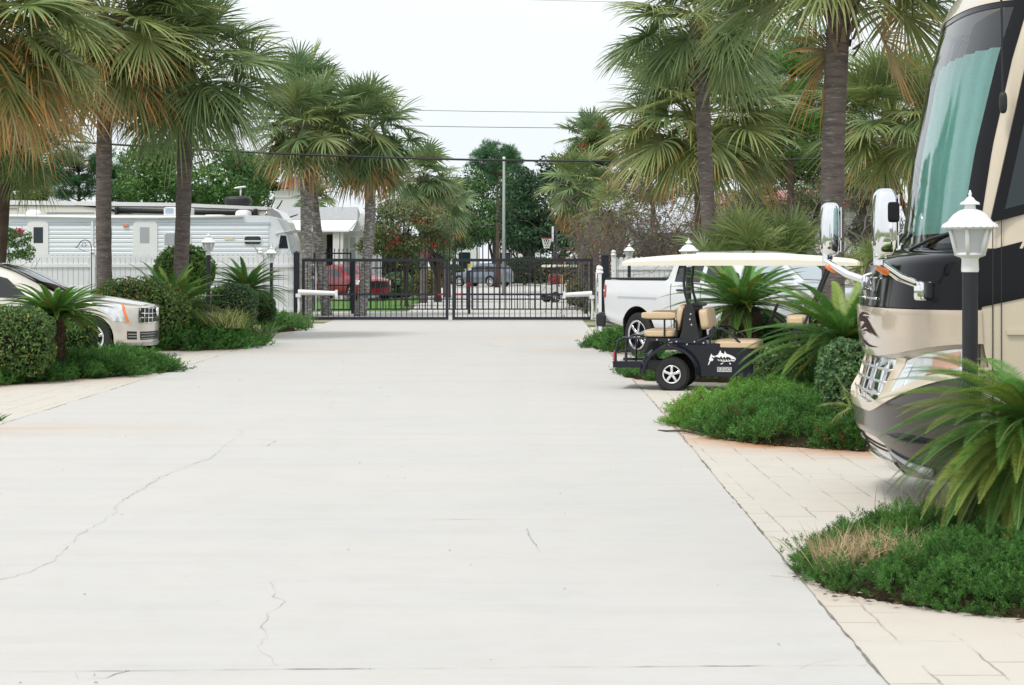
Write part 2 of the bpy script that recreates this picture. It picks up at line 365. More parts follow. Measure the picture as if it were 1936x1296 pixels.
sheet('street', lambda y: -90., lambda y: 90., 140, 150, .006, 3, 'road', lambda p: p[:, 0]*0)

# cracks and joints: narrow dark seams that lie on the concrete
M['crack'] = mat('crack_dirt', (.20, .18, .155), .95, vary=.4, vscale=12)
M['crack_light'] = mat('hairline_dirt', (.385, .365, .34), .95, vary=.4, vscale=9)
def seam(name, pxs, wid, z=.0115, jag=.02, m='crack', ground=True, step=.07):
    pts = np.array([G(*p)[:2] if ground else p for p in pxs], float); out = [pts[0]]
    for a, b in zip(pts[:-1], pts[1:]):
        n = max(1, int(np.linalg.norm(b-a)/step))
        for i in range(1, n+1): out.append(a+(b-a)*i/n)
    out = np.array(out); n = len(out)
    r = np.random.default_rng(int(abs(pxs[0][0]*7+pxs[0][1]*3)) % 9999)
    wob = np.cumsum(r.normal(0, jag*.5, (n, 2)), 0)*np.sin(np.linspace(0, PI, n))[:, None]*.5+r.normal(0, jag*.35, (n, 2))
    out = out+wob; t = np.gradient(out, axis=0); t /= np.linalg.norm(t, axis=1)[:, None]+1e-9
    nrm = np.stack([-t[:, 1], t[:, 0]], 1); wv = wid*(.35+r.random(n)**1.5*1.1)*np.clip(.35+.65*(np.convolve(r.random(n+8), np.ones(9)/9, 'valid') > .5), 0, 1)
    A = np.concatenate([out+nrm*wv[:, None]/2, np.full((n, 1), z)], 1); B = np.concatenate([out-nrm*wv[:, None]/2, np.full((n, 1), z)], 1)
    mb = MB(); mb.grid(np.stack([A, B], 1)); return tag(mb.build(name, m), kind='structure')
seam('road_joint', [(-60, 1277), (300, 1272), (700, 1268), (1100, 1265), (1480, 1263), (1640, 1263)], .0065, jag=.008)
seam('road_joint', [(285, 719), (700, 722), (1000, 723), (1196, 726)], .011, jag=.008)
seam('road_joint', [(-40, 909), (330, 908), (760, 907)], .006, m='crack_light', jag=.008)
seam('road_joint', [(450, 986), (660, 987), (930, 985)], .006, m='crack_light')
seam('road_joint', [(RE(y)+.0, y) for y in np.linspace(7, 27.6, 30)], .013, ground=False, jag=.007)
seam('road_joint', [(LE(y), y) for y in np.linspace(19, 52, 30)], .016, ground=False, jag=.012)
seam('road_joint', [(RE(y), y) for y in np.linspace(29, 52, 20)], .018, ground=False, jag=.012)
seam('road_crack', [(-10, 1102), (55, 1086), (105, 1062), (125, 1040), (155, 1013), (228, 972), (232, 955), (312, 905), (410, 870), (468, 828), (475, 815), (540, 793), (575, 784), (632, 776), (636, 762), (612, 755), (640, 726)], .0052, jag=.028, m='crack_light')
seam('road_crack', [(512, 1105), (520, 1130), (545, 1140), (516, 1160), (508, 1185), (520, 1205), (500, 1230), (525, 1263)], .0045, jag=.022, m='crack_light')
seam('road_crack', [(995, 1002), (1010, 1030), (1022, 1046), (985, 1052)], .006, jag=.015, m='crack_light')
seam('road_crack', [(1510, 1268), (1540, 1256), (1630, 1248)], .006, jag=.012, m='crack_light')
seam('road_crack', [(1455, 1092), (1500, 1096), (1518, 1096)], .007, jag=.01, m='crack_light')
seam('road_crack', [(890, 640), (945, 657), (900, 650)], .012, jag=.03, m='crack_light')
seam('road_crack', [(140, 1275), (150, 1290), (200, 1287), (245, 1272)], .007, jag=.012, m='crack_light')
seam('road_crack', [(480, 832), (520, 836), (505, 846)], .006, jag=.02, m='crack_light')
# crumbs, twigs and dead leaves
mb = MB()
for i in range(260):
    if i < 200: x, y = rng.uniform(-5.2, 1.6), rng.uniform(7, 50)
    else: x, y = RE(15)+rng.uniform(0, 2.5), rng.uniform(9, 19)
    s = rng.uniform(.004, .013)*(1 if y < 25 else 1.7); a = rng.uniform(0, PI); k = rng.uniform(.25, .7)
    dx, dy = np.array([math.cos(a), math.sin(a)])*s, np.array([-math.sin(a), math.cos(a)])*s*k
    z = .0135
    mb.add([[x+dx[0], y+dx[1], z], [x+dy[0], y+dy[1], z+.003], [x-dx[0], y-dx[1], z], [x-dy[0], y-dy[1], z+.002]], [[0, 1, 2, 3]], col=(.12, .085, .05) if i % 3 else (.30, .26, .21))
M['litter'] = mat('leaf_litter', (0, 0, 0), .9, attr=True)
tag(mb.build('leaf_litter', 'litter'), 'brown crumbs and dead leaf bits scattered over the concrete', 'litter', kind='stuff')
# ------------------------------------------------------------------ plants
def frame(t, up=np.array([0, 0, 1.])):
    t = t/np.linalg.norm(t); s = np.cross(t, up); n = np.linalg.norm(s)
    s = s/n if n > 1e-6 else np.array([1., 0, 0])
    return t, s, np.cross(s, t)
def strip(mb, pts, wid, side, col):            # a flat blade along pts (n,3) with half widths wid, side vectors
    n = len(pts); w = np.asarray(wid)[:, None]
    V = np.stack([pts+side*w, pts-side*w], 1).reshape(-1, 3)
    cc = np.repeat(np.broadcast_to(np.asarray(col), (n, 3)), 2, axis=0)
    mb.add(V, [[2*i, 2*i+1, 2*i+3, 2*i+2] for i in range(n-1)], col=cc)
G_MID, G_DARK, G_BLUE, G_YEL = np.array([.165, .215, .070]), np.array([.080, .140, .050]), np.array([.115, .205, .125]), np.array([.24, .255, .085])
TAN, ORANGE, BROWN = np.array([.42, .33, .18]), np.array([.44, .22, .065]), np.array([.19, .125, .075])
def fan_leaf(mb, base, az, el, pet, Rb, r, green, age, nseg=40, droop=1.0, width=.020):
    d = np.array([math.cos(az)*math.cos(el), math.sin(az)*math.cos(el), math.sin(el)])
    t, s, u = frame(d)
    m = 6; k = np.linspace(0, 1, m)[:, None]
    sag = .16*pet*(1+max(0, .6-el))*droop
    pp = base+d*pet*k-np.array([0, 0, 1.])*sag*k**2
    pc = green*1.25+np.array([.03, .02, 0])
    strip(mb, pp, np.linspace(.022, .011, m), s, pc); strip(mb, pp, np.linspace(.014, .007, m), u, pc)
    hub = pp[-1]; t2 = pp[-1]-pp[-2]; t, s, u = frame(t2)
    roll = r.normal(0, .35); s, u = s*math.cos(roll)+u*math.sin(roll), u*math.cos(roll)-s*math.sin(roll)
    ang = np.linspace(-2.45, 2.45, nseg)+r.normal(0, .02, nseg)
    q = np.linspace(0, 1, 6)
    for a in ang:
        Ls = Rb*(.74+.26*math.cos(a*.62))*r.uniform(.9, 1.05)
        fold = .42*abs(math.sin(a*.5))            # halves of the fan fold upward about the costa
        dd = t*math.cos(a)+s*math.sin(a)+u*fold*.9
        dd /= np.linalg.norm(dd); start = hub+t*(.14*Rb*max(0, math.cos(a*.6)))
        dr = droop*r.uniform(.55, 1.35)*(.55+.30*abs(a)/2.4)
        p = start+dd[None]*(Ls*q[:, None]); p[:, 2] -= dr*Ls*.62*q**2.3
        p -= dd[None]*(Ls*.16*dr*q[:, None]**3)
        sv = np.cross(dd, u); sv /= np.linalg.norm(sv)+1e-9
        tw = r.uniform(-.7, .7); sv = sv*math.cos(tw)+u*math.sin(tw)
        wd = width*1.25*np.array([.35, .9, 1, .85, .55, .05])*r.uniform(.8, 1.2)
        g = green*r.uniform(.8, 1.25)
        tip = np.clip((q-(1.05-age*r.uniform(.5, 1.15)))/.3, 0, 1)[:, None]
        endc = (ORANGE if r.random() < .6 else TAN)*r.uniform(.7, 1.15)
        strip(mb, p, wd, sv, g*(1-tip)+endc*tip)
def cabbage_palm(name_label, base, top, crown_r, r0=.17, n=36, seed=0, dead=.25, bluish=.2, seeds=0, boots=.4, nseg=40, bark='palm_bark', skirt=0.0, low=-.9, cat='palm tree', wid=.020, yellow=.2, up=1.35, name='cabbage_palm', group='cabbage palms along the drive'):
    r = np.random.default_rng(seed+100)
    base = np.array(base, float); top = np.array(top, float)
    th = thing(name, name_label, cat, base, group=group)
    L = top-base
    if np.linalg.norm(L) > .6:
        mb = MB(); m = 46; k = np.linspace(0, 1, m)
        bend = np.array([r.normal(0, .06), r.normal(0, .06), 0])
        pts = L*k[:, None]+bend*np.sin(k*PI)[:, None]
        rad = r0*(1.0+.25*np.exp(-k*14)+.10*np.exp(-((k-.97)/.07)**2)+r.normal(0, .022, m))
        mb.tube(pts, rad, 14); mb.build('trunk', bark, th, smooth=True)
    if boots:
        mb = MB(); nb = int(34*boots)+10
        for i in range(nb):
            a = i*2.4+r.normal(0, .15); z = -boots*1.4*(i/nb)
            o = np.array([math.cos(a), math.sin(a), 0]); q = L+np.array([0, 0, z])+o*r0*.86
            e = q+o*r.uniform(.07, .17)+np.array([0, 0, r.uniform(.10, .28)])
            sd = np.array([-o[1], o[0], 0])
            mb.add(np.array([q-sd*.05, q+sd*.05, e+sd*.022, e-sd*.022, q-sd*.045+o*.04, q+sd*.045+o*.04, e+sd*.02+o*.025, e-sd*.02+o*.025]),
                   [[0, 1, 2, 3], [7, 6, 5, 4], [0, 4, 5, 1], [1, 5, 6, 2], [2, 6, 7, 3], [3, 7, 4, 0]])
        mb.build('leaf_base', 'boot', th)
    mb = MB(); heart = L+np.array([0, 0, .12])
    green0 = G_MID*(1-bluish)+G_BLUE*bluish
    for i in range(n):
        f = (i+.5)/n
        el = up-(up-low)*f**.82+r.normal(0, .10); az = i*2.39996+r.normal(0, .22)
        pet = crown_r*(.50+.06*r.normal())*(1.02 if el > -.2 else .82); Rb = crown_r*.62*r.uniform(.88, 1.1)
        age = .06+.32*dead*f+(.62*dead if f > .72 else 0)+(.2 if r.random() < yellow*.4 else 0)
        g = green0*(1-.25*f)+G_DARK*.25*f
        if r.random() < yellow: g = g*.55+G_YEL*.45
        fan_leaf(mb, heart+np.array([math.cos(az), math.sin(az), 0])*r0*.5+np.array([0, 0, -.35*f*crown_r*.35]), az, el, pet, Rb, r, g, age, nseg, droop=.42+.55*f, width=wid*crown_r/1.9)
    ns = int(n*skirt)
    for i in range(ns):                                # hanging dead leaves
        az = i*2.39996+r.normal(0, .3); el = r.uniform(-1.45, -.95)
        fan_leaf(mb, heart+np.array([math.cos(az)*r0, math.sin(az)*r0, -.25-.3*r.random()]), az, el, crown_r*.34, crown_r*.58, r, (TAN*.55+BROWN*.45)*r.uniform(.7, 1.1), 1.0, max(20, nseg-10), droop=.5, width=wid*crown_r/2.1)
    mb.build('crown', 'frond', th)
    for j in range(seeds):                             # arching sprays of small fruit stalks
        mb = MB(); az = j*2.1+seed; o = np.array([math.cos(az), math.sin(az), 0])
        for k in range(420):
            t = r.beta(2, 1.6); s0 = heart+o*crown_r*(.25+.62*t)+np.array([0, 0, .35+.25*math.sin(t*2.2)-t*t*crown_r*.75])
            s0 = s0+r.normal(0, .10, 3)*crown_r*.55
            dv = np.array([r.normal(0, .5), r.normal(0, .5), -1.]); dv /= np.linalg.norm(dv); ln = r.uniform(.10, .26)
            sv = np.cross(dv, r.normal(0, 1, 3)); sv /= np.linalg.norm(sv)+1e-9
            c = np.array([.36, .33, .11])*r.uniform(.6, 1.2) if r.random() < .8 else G_YEL
            strip(mb, s0+dv*ln*np.linspace(0, 1, 3)[:, None]+np.outer([0, 1, 0], r.normal(0, .02, 3)), np.array([.006, .008, .005]), sv, c)
        mb.build('fruit_spray', 'frond', th)
    return th
def sago(label, base, crown_z, crown_r, seed=0, n=34, pairs=46, lw=.0055, trunk_r=.15, low=-.75, up=1.25, yellow=.15, group='sago palms in the beds', leaflet=.105):
    r = np.random.default_rng(seed+500); base = np.array(base, float)
    th = thing('sago_palm', label, 'sago palm', base, group=group)
    mb = MB(); m = 12; k = np.linspace(0, 1, m)
    mb.tube(np.stack([k*0, k*0, k*crown_z], 1), trunk_r*(1+.12*r.normal(size=m)), 12)
    for i in range(int(260*crown_z/.6)):
        a = r.uniform(0, 2*PI); z = r.uniform(.02, crown_z); o = np.array([math.cos(a), math.sin(a), 0]); sd = np.array([-o[1], o[0], 0])
        q = o*trunk_r*.95+np.array([0, 0, z]); e = q+o*.05+np.array([0, 0, .035])
        mb.add([q-sd*.02, q+sd*.02, e], [[0, 1, 2]]); mb.add([q-sd*.02+o*.01-np.array([0, 0, .03]), q+sd*.02+o*.01-np.array([0, 0, .03]), e], [[0, 1, 2]])
    mb.build('trunk', 'sago_bark', th)
    mb = MB(); hz = np.array([0, 0, crown_z])
    for i in range(n):
        f = (i+.5)/n; az = i*2.39996+r.normal(0, .15); el = up-(up-low)*f**.9+r.normal(0, .08)
        Lf = crown_r*r.uniform(.92, 1.12)*(1.06 if el < .7 else .95)
        o = np.array([math.cos(az), math.sin(az), 0]); q = np.linspace(0, 1, pairs+4)
        bend = .55+.55*(1-f)*.6+r.normal(0, .08); th_ = el-bend*q**1.3
        ds = Lf/(len(q)-1)
        rad = np.concatenate([[0], np.cumsum(np.cos(th_[:-1])*ds)]); zz = np.concatenate([[0], np.cumsum(np.sin(th_[:-1])*ds)])
        pts = hz+o*.05+o[None]*rad[:, None]+np.array([0, 0, 1.])[None]*zz[:, None]
        sd = np.array([-o[1], o[0], 0]); tn = o[None]*np.cos(th_)[:, None]+np.array([0, 0, 1.])*np.sin(th_)[:, None]
        nm = np.cross(sd[None], tn)*-1
        nm = np.where((nm[:, 2:3] < 0) & (abs(el) < 1.6), nm, nm)
        up_n = np.cross(tn, sd[None]); up_n = up_n*np.sign(up_n[:, 2:3]+1e-6) if el > -.2 else -np.cross(sd[None], tn)
        g = np.array([.062, .148, .030])*(1+.9*(1-f)*.5)*r.uniform(.85, 1.2)
        if r.random() < yellow: g = g*.5+np.array([.24, .25, .04])*.5
        rc = np.array([.15, .16, .05])
        strip(mb, pts, np.linspace(.010, .004, len(q)), sd[None]*np.ones((len(q), 1)), rc)
        idx = np.arange(3, len(q)); tt = q[idx]
        ll = leaflet*crown_r*(np.sin(np.clip(tt*1.02, 0, 1)**.75*PI*.93+.18)**.7)*r.uniform(.9, 1.1, len(idx))
        for sgn in (-1, 1):
            cth = np.cos(.74+.5*(1-tt)); sth = np.sin(.74+.5*(1-tt))
            dl = tn[idx]*cth[:, None]+sd[None]*sgn*sth[:, None]+up_n[idx]*.42
            dl /= np.linalg.norm(dl, axis=1)[:, None]
            a = pts[idx]; b_ = a+dl*(ll*.55)[:, None]; c_ = a+dl*ll[:, None]-np.array([0, 0, 1.])*(ll*.10)[:, None]
            wv = np.cross(dl, up_n[idx]); wv /= np.linalg.norm(wv, axis=1)[:, None]+1e-9
            V = np.stack([a+wv*lw*.6, a-wv*lw*.6, b_+wv*lw, b_-wv*lw, c_], 1).reshape(-1, 3)
            K = np.arange(len(idx))[:, None]*5
            cl = g*r.uniform(.8, 1.2, (len(idx), 1)); cl = np.repeat(cl, 5, 0); cl[4::5] = cl[4::5]*.7+np.array([.12, .11, .03])*.3
            o0 = mb.n
            mb.add(V, (K+np.array([[0, 1, 3, 2]])).tolist(), col=cl)
            mb.f += (K+np.array([[2, 3, 4]])+o0).tolist(); mb.m += [0]*len(idx)
    mb.build('crown', 'frond', th)
    return th
def leaves(mb, pos, nrm, size, cols, r, jitter=.9, asp=.45):
    n = len(pos)
    nv = nrm+r.normal(0, jitter, (n, 3)); nv /= np.linalg.norm(nv, axis=1)[:, None]+1e-9
    t = np.cross(nv, r.normal(0, 1, (n, 3))); t /= np.linalg.norm(t, axis=1)[:, None]+1e-9
    b = np.cross(nv, t); s = size*r.uniform(.6, 1.3, (n, 1))
    V = np.stack([pos-t*s, pos+b*s*asp+nv*s*.12, pos+t*s, pos-b*s*asp+nv*s*.12], 1).reshape(-1, 3)
    mb.add(V, np.arange(n)[:, None]*4+np.array([[0, 1, 2, 3]]), col=np.repeat(cols, 4, 0))
def sphere_pts(n, r):
    v = r.normal(0, 1, (n, 3)); return v/np.linalg.norm(v, axis=1)[:, None]
def hedge(label, c, dims, seed=0, n=5000, leaf=.032, tint=(.075, .145, .045), tip=(.26, .31, .06), tipf=.12, name='hedge_shrub', cat='shrub', group=None, p=2.6, odd=None):
    r = np.random.default_rng(seed+900); c = np.array(c, float); a = np.array(dims)/2
    th = thing(name, label, cat, (c[0], c[1], 0), group=group)
    def surf(v, k=1.0):
        e = 2/p; w = np.sign(v)*np.abs(v)**e; w /= (np.sum(np.abs(w)**p, 1)**(1/p))[:, None]
        f = 1+.10*lump(v*2.2, seed)+.05*lump(v*6, seed+3)
        q = w*a*k*f[:, None]; q[:, 2] = np.maximum(q[:, 2]+a[2]+c[2]-a[2], -0.0+.03); return q
    mb = MB(); u = np.linspace(0, 2*PI, 25)[:-1]; w_ = np.linspace(-PI/2, PI/2, 15)
    U, W = np.meshgrid(u, w_); v = np.stack([np.cos(W)*np.cos(U), np.cos(W)*np.sin(U), np.sin(W)], -1).reshape(-1, 3)
    mb.grid(surf(v, .86).reshape(15, 24, 3), closeu=True); mb.build('branches', 'core', th, smooth=True)
    mb = MB(); v = sphere_pts(n, r); v = v[v[:, 2] > -.75]; q = surf(v, 1.0)*(.86+.17*r.random((len(v), 1))**.6); q[:, 2] = np.maximum(q[:, 2], .02)
    cl = np.array(tint)*r.uniform(.6, 1.45, (len(v), 1)); clump = lump(v*4.5, seed+9)
    k = (r.random(len(v)) < tipf*(1+clump)) ; cl[k] = np.array(tip)*r.uniform(.6, 1.2, (k.sum(), 1))
    if odd is not None:
        k = r.random(len(v)) < odd[1]; cl[k] = np.array(odd[0])*r.uniform(.7, 1.2, (k.sum(), 1))
    nn = v/a; nn /= np.linalg.norm(nn, axis=1)[:, None]
    leaves(mb, q, nn, leaf, cl, r); mb.build('foliage', 'leaf', th)
    return th
def juniper(label, poly, h, n, seed=0, needle=.030, nn=14, tint=(.055, .160, .034), tip=(.12, .28, .06), group='juniper ground covers', edge=.5, lightf=None, tuft=1.0, spread=.75, brown=0.0, hf=None, nw=.0022, bough=.06, per=16, trail=0.0):
    r = np.random.default_rng(seed+1300); poly = np.asarray(poly, float); c = poly.mean(0)
    th = thing('juniper', label, 'ground cover', (c[0], c[1], 0), group=group)
    lo, hi = poly.min(0), poly.max(0)
    def height(p):
        dd = poly_dist(p, poly); ins = inside(p, poly)
        q = np.concatenate([p, p[:, :1]*0], 1)
        b = h*np.clip(dd/edge, 0, 1)**.55*(1+.28*lump(q*2.0, seed)+.16*lump(q*5.5, seed+2))
        if hf is not None: b = b*hf(p)
        return np.where(ins, b, 0)
    m = 46; gx, gy = np.meshgrid(np.linspace(lo[0], hi[0], m), np.linspace(lo[1], hi[1], m)); g2 = np.stack([gx, gy], -1).reshape(-1, 2)
    hz = height(g2)*.50-.005; hz = np.where(inside(g2, poly), hz, -.05)
    mb = MB(); mb.grid(np.concatenate([g2-c, hz[:, None]], 1).reshape(m, m, 3)); mb.build('branches', 'core', th, smooth=True)
    nc = max(20, n//per); k = 0; out = []          # boughs: tufts gather on rounded or trailing clusters
    while k < nc:
        p = lo+(hi-lo)*r.random((nc*3, 2)); p = p[inside(p, poly)]; out.append(p); k += len(p)
    pc = np.concatenate(out)[:nc]; ci = np.sort(r.integers(0, nc, n)); crad = r.uniform(.6, 1.35, nc)*bough
    cdir = pc-c; cdir = cdir/(np.linalg.norm(cdir, axis=1)[:, None]+1e-6)+r.normal(0, .5, (nc, 2)); e = .06
    hdir = sphere_pts(n, r); hdir[:, 2] = np.abs(hdir[:, 2])*1.1-.15
    along = (r.random(n)**.8-.35)*trail*bough*2.2
    p = pc[ci]+hdir[:, :2]*crad[ci][:, None]+cdir[ci]*along[:, None]
    bl = np.clip(hdir[:, 2], 0, 1)*crad[ci]*.85-np.clip(along, 0, 9)*.12
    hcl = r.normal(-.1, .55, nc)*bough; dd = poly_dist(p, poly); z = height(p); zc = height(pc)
    z = np.where(z <= 0, np.maximum(.03, zc[ci]*.35), z)*.80+bl+hcl[ci]; z = np.maximum(z, .015)
    gxh = (height(p+[e, 0])-height(p-[e, 0]))/(2*e); gyh = (height(p+[0, e])-height(p-[0, e]))/(2*e)
    nrm = np.stack([-gxh, -gyh, np.ones(n)], 1); nrm[:, :2] = np.clip(nrm[:, :2], -2.5, 2.5); nrm /= np.linalg.norm(nrm, axis=1)[:, None]
    pos = np.concatenate([p-c, z[:, None]], 1)
    axis = nrm*.5+hdir*.9+r.normal(0, .25, (n, 3))+np.array([0, 0, .2]); axis[:, :2] += cdir[ci]*.45*trail; axis /= np.linalg.norm(axis, axis=1)[:, None]
    clump = lump(np.concatenate([p*3.0, z[:, None]*3], 1), seed+5)
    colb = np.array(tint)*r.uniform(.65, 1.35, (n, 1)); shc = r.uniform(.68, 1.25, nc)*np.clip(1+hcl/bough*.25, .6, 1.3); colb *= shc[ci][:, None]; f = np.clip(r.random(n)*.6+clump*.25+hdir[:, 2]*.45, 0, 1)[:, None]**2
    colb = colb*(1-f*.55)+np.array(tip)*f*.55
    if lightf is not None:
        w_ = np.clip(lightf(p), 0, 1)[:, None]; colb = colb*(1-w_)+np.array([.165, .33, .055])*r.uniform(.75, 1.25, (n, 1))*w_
    if brown:
        kx = (r.random(n) < brown) & (dd < .45); colb[kx] = np.array([.20, .10, .05])*r.uniform(.6, 1.2, (kx.sum(), 1))
    mb = MB()
    N = n*nn; A = np.repeat(axis, nn, 0); B = np.repeat(pos, nn, 0); tpar = np.tile(np.linspace(0, 1, nn), n)
    L = needle*np.repeat(r.uniform(.75, 1.3, n), nn)
    stem = A*(tpar*L*2.0*tuft)[:, None]
    dv = A*.8+r.normal(0, spread, (N, 3)); dv /= np.linalg.norm(dv, axis=1)[:, None]
    sv = np.cross(dv, r.normal(0, 1, (N, 3))); sv /= np.linalg.norm(sv, axis=1)[:, None]+1e-9
    s0 = B+stem; w_ = nw*needle/.03
    mid = s0+dv*(L*.55)[:, None]; end = s0+dv*L[:, None]
    V = np.stack([s0, mid+sv*w_, end, mid-sv*w_], 1).reshape(-1, 3); V[:, 2] = np.maximum(V[:, 2], .012)
    cc = np.repeat(colb, nn, 0)*r.uniform(.85, 1.2, (N, 1))
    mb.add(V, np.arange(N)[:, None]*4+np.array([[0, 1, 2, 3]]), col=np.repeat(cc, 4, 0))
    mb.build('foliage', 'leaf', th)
    return th
def branch(mb, p, d, L, rad, depth, r, spread=.55, kids=(2, 4), gravity=0.0, tips=None, seg=6, curl=.12, lim=None):
    n = 6; pts = [p]; dd = d/np.linalg.norm(d)
    for i in range(n):
        dd = dd+r.normal(0, curl, 3)+np.array([0, 0, gravity]); dd /= np.linalg.norm(dd); pts.append(pts[-1]+dd*L/n)
    pts = np.array(pts)
    if lim is not None:                          # stay inside the crown
        out = (np.sum(((pts-lim[0])/lim[1])**2, 1) > .8) & (pts[:, 2] > lim[0][2]-lim[1][2]*.3)
        if out.any():
            n = int(np.argmax(out))-1
            if n < 2: return
            pts = pts[:n+1]; depth = min(depth, 0)
    mb.tube(pts, np.linspace(rad, rad*.55, n+1), seg, cap=False)
    if depth == 0:
        if tips is not None: tips.append(pts[-1])
        return
    for k in range(r.integers(kids[0], kids[1]+1)):
        q = pts[r.integers(2, n+1)] if k else pts[-1]
        nd = dd+r.normal(0, spread, 3); branch(mb, q, nd, L*r.uniform(.55, .85), rad*.58, depth-1, r, spread, kids, gravity, tips, max(3, seg-1), curl, lim)
def tree(label, base, h, crown, seed=0, n=9000, leaf=.09, tint=(.070, .145, .042), tip=(.14, .24, .07), clumps=46, name='broadleaf_tree', cat='tree', group='trees beyond the fence', bark='bark', trunk_r=.18, flowers=None, odd=None, gapc=.30, trunks=1, core=True, clump_r=.30, flat=1.0):
    """crown = (dx, dy, dz, rx, ry, rz) relative to the base"""
    r = np.random.default_rng(seed+2000); base = np.array(base, float)
    th = thing(name, label, cat, base, group=group); cc = np.array(crown[:3]); cr = np.array(crown[3:])
    mb = MB(); tips = []
    for k in range(trunks):
        tgt = cc+np.array([r.normal(0, .3)*cr[0], r.normal(0, .2)*cr[1], -.55*cr[2]])
        st = np.array([r.normal(0, .12)*(trunks > 1), 0, 0]); L = np.linalg.norm(tgt-st)
        branch(mb, st, tgt-st, L, trunk_r/(1+.4*(trunks-1)), 3, r, .42, (3, 4), .05, tips, 8, .06, (cc, cr))
    mb.build('trunk', bark, th, smooth=True)
    v = sphere_pts(clumps, r)*np.cbrt(r.uniform(.12, 1, (clumps, 1))); v[:, 2] = np.where(v[:, 2] < -.55, v[:, 2]*.6, v[:, 2])
    ctr = cc+v*cr; crad = clump_r*cr.mean()*r.uniform(.6, 1.25, clumps)
    per = r.multinomial(n, crad**2/np.sum(crad**2)); mb = MB()
    for i in range(clumps):
        k = per[i]
        if k < 3: continue
        s = sphere_pts(k, r); q = ctr[i]+s*crad[i]*np.array([1.15, 1.15, .78*flat])*(.35+.65*r.random((k, 1))**.5)*(1+.25*lump(s*3, i)[:, None])
        sh = r.uniform(.72, 1.3); cl = np.array(tint)*sh*r.uniform(.65, 1.4, (k, 1))
        kk = (r.random(k) < .28) & (s[:, 2] > -.2); cl[kk] = np.array(tip)*sh*r.uniform(.7, 1.2, (kk.sum(), 1))
        if odd is not None:
            kk = r.random(k) < odd[1]*(2 if i % 3 == 0 else .4); cl[kk] = np.array(odd[0])*r.uniform(.7, 1.2, (kk.sum(), 1))
        leaves(mb, q, s, leaf, cl, r, .8)
    mb.build('crown', 'leaf', th)
    if flowers:
        for i in range(flowers[1]):
            mb = MB(); s = sphere_pts(1, r)[0]; s[1] = -abs(s[1]); q0 = cc+s*cr*r.uniform(.8, 1.02)
            k = 26; q = q0+r.normal(0, 1, (k, 3))*np.array([.16, .12, .10])*flowers[2]
            leaves(mb, q, sphere_pts(k, r), leaf*.8, np.array(flowers[0])*r.uniform(.6, 1.2, (k, 1)), r); mb.build('flower_cluster', 'leaf', th)
    return th
def pine(label, base, h, crown, seed=0, n=60, needles=46, tint=(.055, .115, .035), ln=.24, name='pine_tree', odd=None, group='pine trees beyond the fence', trunk_r=.16, flat=.5, nw=.008, limbs=22):
    r = np.random.default_rng(seed+3000); base = np.array(base, float); th = thing(name, label, 'tree', base, group=group)
    cc = np.array(crown[:3]); cr = np.array(crown[3:]); mb = MB()
    top = cc+np.array([0, 0, cr[2]*.9]); k = np.linspace(0, 1, 12)[:, None]
    ax = k*top+np.array([r.normal(0, .1), 0, 0])*np.sin(k*PI); mb.tube(ax, np.linspace(trunk_r, trunk_r*.3, 12), 8)
    v = sphere_pts(n, r)*np.cbrt(r.uniform(.1, 1, (n, 1))); ctr = cc+v*cr; ctr[:, 2] = cc[2]+np.round((ctr[:, 2]-cc[2])/(cr[2]*flat))*cr[2]*flat+r.normal(0, .12, n)*cr[2]
    for i in range(min(limbs, n)):
        q = ctr[i]; z0 = np.clip(q[2]-.25*cr[0], .2, top[2]); s = np.array([np.interp(z0, ax[:, 2], ax[:, 0]), np.interp(z0, ax[:, 2], ax[:, 1]), z0])
        m_ = (s+q)/2+np.array([0, 0, -.06*cr[0]]); mb.tube(np.array([s, m_, q]), [.05, .035, .015], 5)
    mb.build('trunk', 'bark', th, smooth=True); mb = MB()
    for i in range(n):
        for j in range(7):
            q = ctr[i]+r.normal(0, .16, 3)*cr.mean()*np.array([1, 1, .5]); kx = needles
            dv = sphere_pts(kx, r); dv[:, 2] = dv[:, 2]*.7+.25; dv /= np.linalg.norm(dv, axis=1)[:, None]
            sv = np.cross(dv, r.normal(0, 1, (kx, 3))); sv /= np.linalg.norm(sv, axis=1)[:, None]
            L = ln*r.uniform(.7, 1.2, (kx, 1)); s0 = q+dv*.03
            V = np.stack([s0, s0+dv*L*.6+sv*nw, s0+dv*L, s0+dv*L*.6-sv*nw], 1).reshape(-1, 3)
            c = np.array(tint)*r.uniform(.7, 1.35)
            if odd is not None and r.random() < odd[1]: c = np.array(odd[0])*r.uniform(.7, 1.2)
            mb.add(V, np.arange(kx)[:, None]*4+np.array([[0, 1, 2, 3]]), col=c*r.uniform(.9, 1.1, (1, 3)))
    mb.build('crown', 'leaf', th)
    return th
